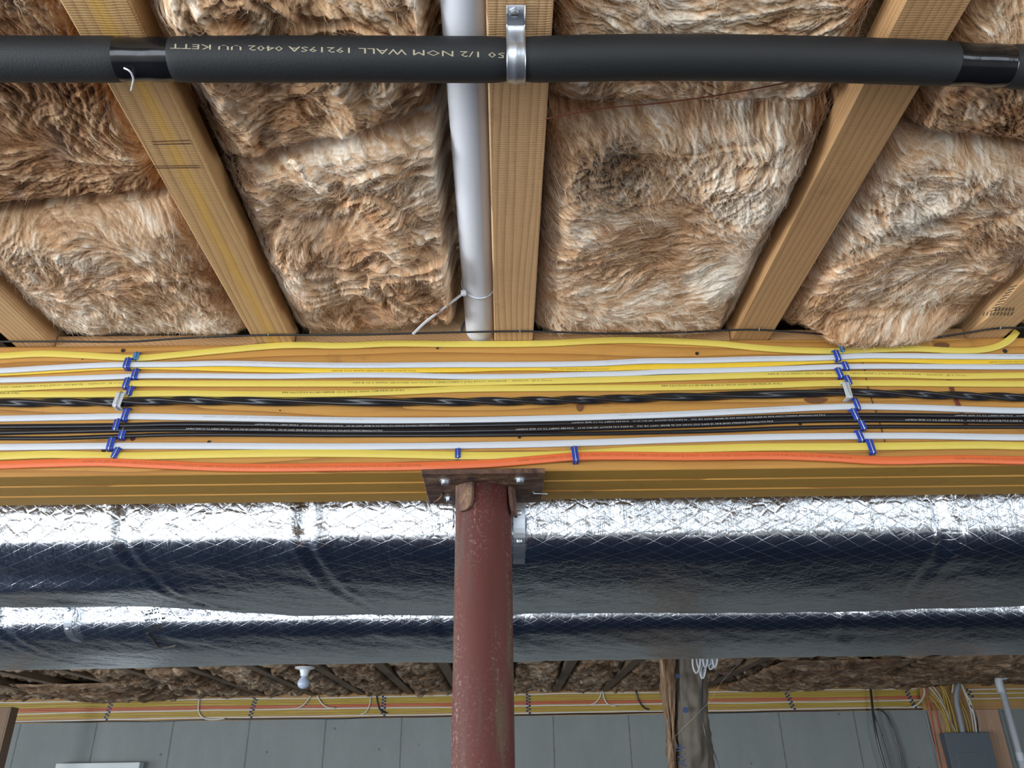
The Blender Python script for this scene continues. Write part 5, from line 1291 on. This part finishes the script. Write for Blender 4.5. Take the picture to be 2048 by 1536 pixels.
# coil of white cable hanging from the ceiling in front of the wrap
Yc = 4.3; coil = empty('cable_coil', tuple(hy(1410, 1300, Yc))); tag(coil, 'bundle of white cable loops hanging below the second duct', 'cable coil')
rc = random.Random(4)
spec = [(1385, 1400, 1347), (1393, 1407, 1340), (1399, 1411, 1358), (1402, 1409, 1356), (1405, 1416, 1336), (1411, 1422, 1334), (1415, 1428, 1340), (1419, 1432, 1337), (1424, 1435, 1336), (1400, 1432, 1330)]
for i, (xa_, xb_, yb_) in enumerate(spec):
    yo = Yc+0.012*(i % 4)
    ztop_ = H-0.004
    A = hy(xa_, 1310, yo); B = hy(xb_, 1310, yo); m_1 = hy(xa_+1, yb_-14, yo); m_2 = hy((xa_+xb_)/2, yb_, yo); m_3 = hy(xb_-1, yb_-12, yo)
    T1 = np.array([A[0]+rc.uniform(-.01, .01), yo, ztop_]); T2 = np.array([B[0]+rc.uniform(-.01, .01), yo, ztop_])
    V, Fc = tube(smooth_path([T1, A, m_1, m_2, m_3, B, T2], 0.012), 0.0048, 8); mk('loop', V, Fc, M['white'], coil, True)

# stud at the left edge, white board lower left
z_ = hy(12, 1414, 6.2); x1_ = hy(23, 1414, 6.2)[0]
sd = MB().box((x1_-0.10, 6.2, 0.0), (x1_-0.012, 6.24, z_[2]), 0.002).box((x1_-0.012, 6.2, 0.0), (x1_, 6.30, z_[2]), 0.002).build('wood_stud', M['stud']); tag(sd, 'brown wooden stud standing at the left edge before the concrete wall', 'stud')
a = hy(112, 1527, YW-0.09); b_ = hy(280, 1523, YW-0.09)
wb = MB().box((a[0], YW-0.09, a[2]-0.9), (b_[0], YW-0.002, a[2]), 0.003).build('white_board', M['whitebox']); tag(wb, 'white board leaning on the concrete wall at the bottom left edge', 'board')

# pencil ticks across the resin-streaked truss, grade marks on the far right truss
tl = [o for o in bpy.data.objects if o.name.startswith('floor_truss') and o.get('label', '').startswith('floor truss with golden')][0]
tr = [o for o in bpy.data.objects if o.name.startswith('floor_truss') and o.get('label', '').startswith('floor truss at the far right')][0]
def mark(p, q, w, par, mat='print_k', z=H-0.0003):
    V, Fc = sweep([hz(p[0], p[1], z), hz(q[0], q[1], z)], [(-.0002, -w), (-.0002, w), (.0002, w), (.0002, -w)], (0, 0, 1)); mk('pencil_mark', V, Fc, M[mat], par)
for p, q in (((303, 283), (378, 281)), ((306, 289), (380, 287)), ((308, 332), (398, 331)), ((311, 336), (400, 335))): mark(p, q, 0.0006, tl, 'print_r2')
for i in range(9): mark((2020-i*5, 575+i*6), (2034-i*5, 571+i*6), 0.0010, tr)
for i in range(6): mark((1990+i*7, 622), (1993+i*7, 615), 0.0007, tr)
for i in range(9): mark((1966+i*7, 631), (1969+i*7, 624), 0.0006, tr)
# faded print and a folded tape edge on the second duct
from mathutils.bvhtree import BVHTree
dct = [o for o in bpy.data.objects if o.get('label', '').startswith('lower foil-wrapped')][0]
bv = BVHTree.FromPolygons([dct.matrix_world @ v.co + (dct.location if dct.matrix_world.translation.length < 1e-6 else Vector()) for v in dct.data.vertices], [tuple(p.vertices) for p in dct.data.polygons])
def on_duct(x, y):
    r = ray(x, y); r = Vector(r/np.linalg.norm(r)); h_, n_, i_, d_ = bv.ray_cast(Vector((0, 0, CAMZ)), r)
    return np.array(h_-r*0.0012) if h_ else None
mbk = MB(); rnd = random.Random(9)
for (xa_, ya_, xb_, yb_, hgt) in ((296, 1222, 318, 1217, 3), (291, 1229, 320, 1224, 3), (290, 1241, 333, 1236, 4), (303, 1253, 330, 1248, 4), (291, 1260, 332, 1259, 4)):
    n = int((xb_-xa_)/2.6)
    for i in range(n):
        if rnd.random() < 0.12: continue
        x = xa_+i*2.6; y = ya_+(yb_-ya_)*i/n; a = on_duct(x, y-hgt/2); b_ = on_duct(x+rnd.uniform(-.8, .8), y+hgt/2)
        if a is None or b_ is None or np.linalg.norm(a-b_) > 0.05: continue
        V, Fc = tube([a, b_], 0.0010, 5); mbk.add(V, Fc)
if mbk.V: mbk.build('faded_print', M['print_k'], None)
fp = bpy.data.objects.get('faded_print')
if fp:
    w_ = fp.location.copy(); fp.parent = dct; fp.location = w_-dct.location
pp = [on_duct(x, y) for x, y in ((294, 1267), (303, 1276), (312, 1288), (320, 1295), (335, 1295), (352, 1291))]
pp = [p for p in pp if p is not None]
if len(pp) > 3:
    V, Fc = tube(smooth_path(pp, 0.006), 0.0022, 6); o = mk('ink_stroke', V, Fc, M['print_k'], None); w_ = o.location.copy(); o.parent = dct; o.location = w_-dct.location

# clean up helper properties
for o in bpy.data.objects:
    if '_o' in o: del o['_o']
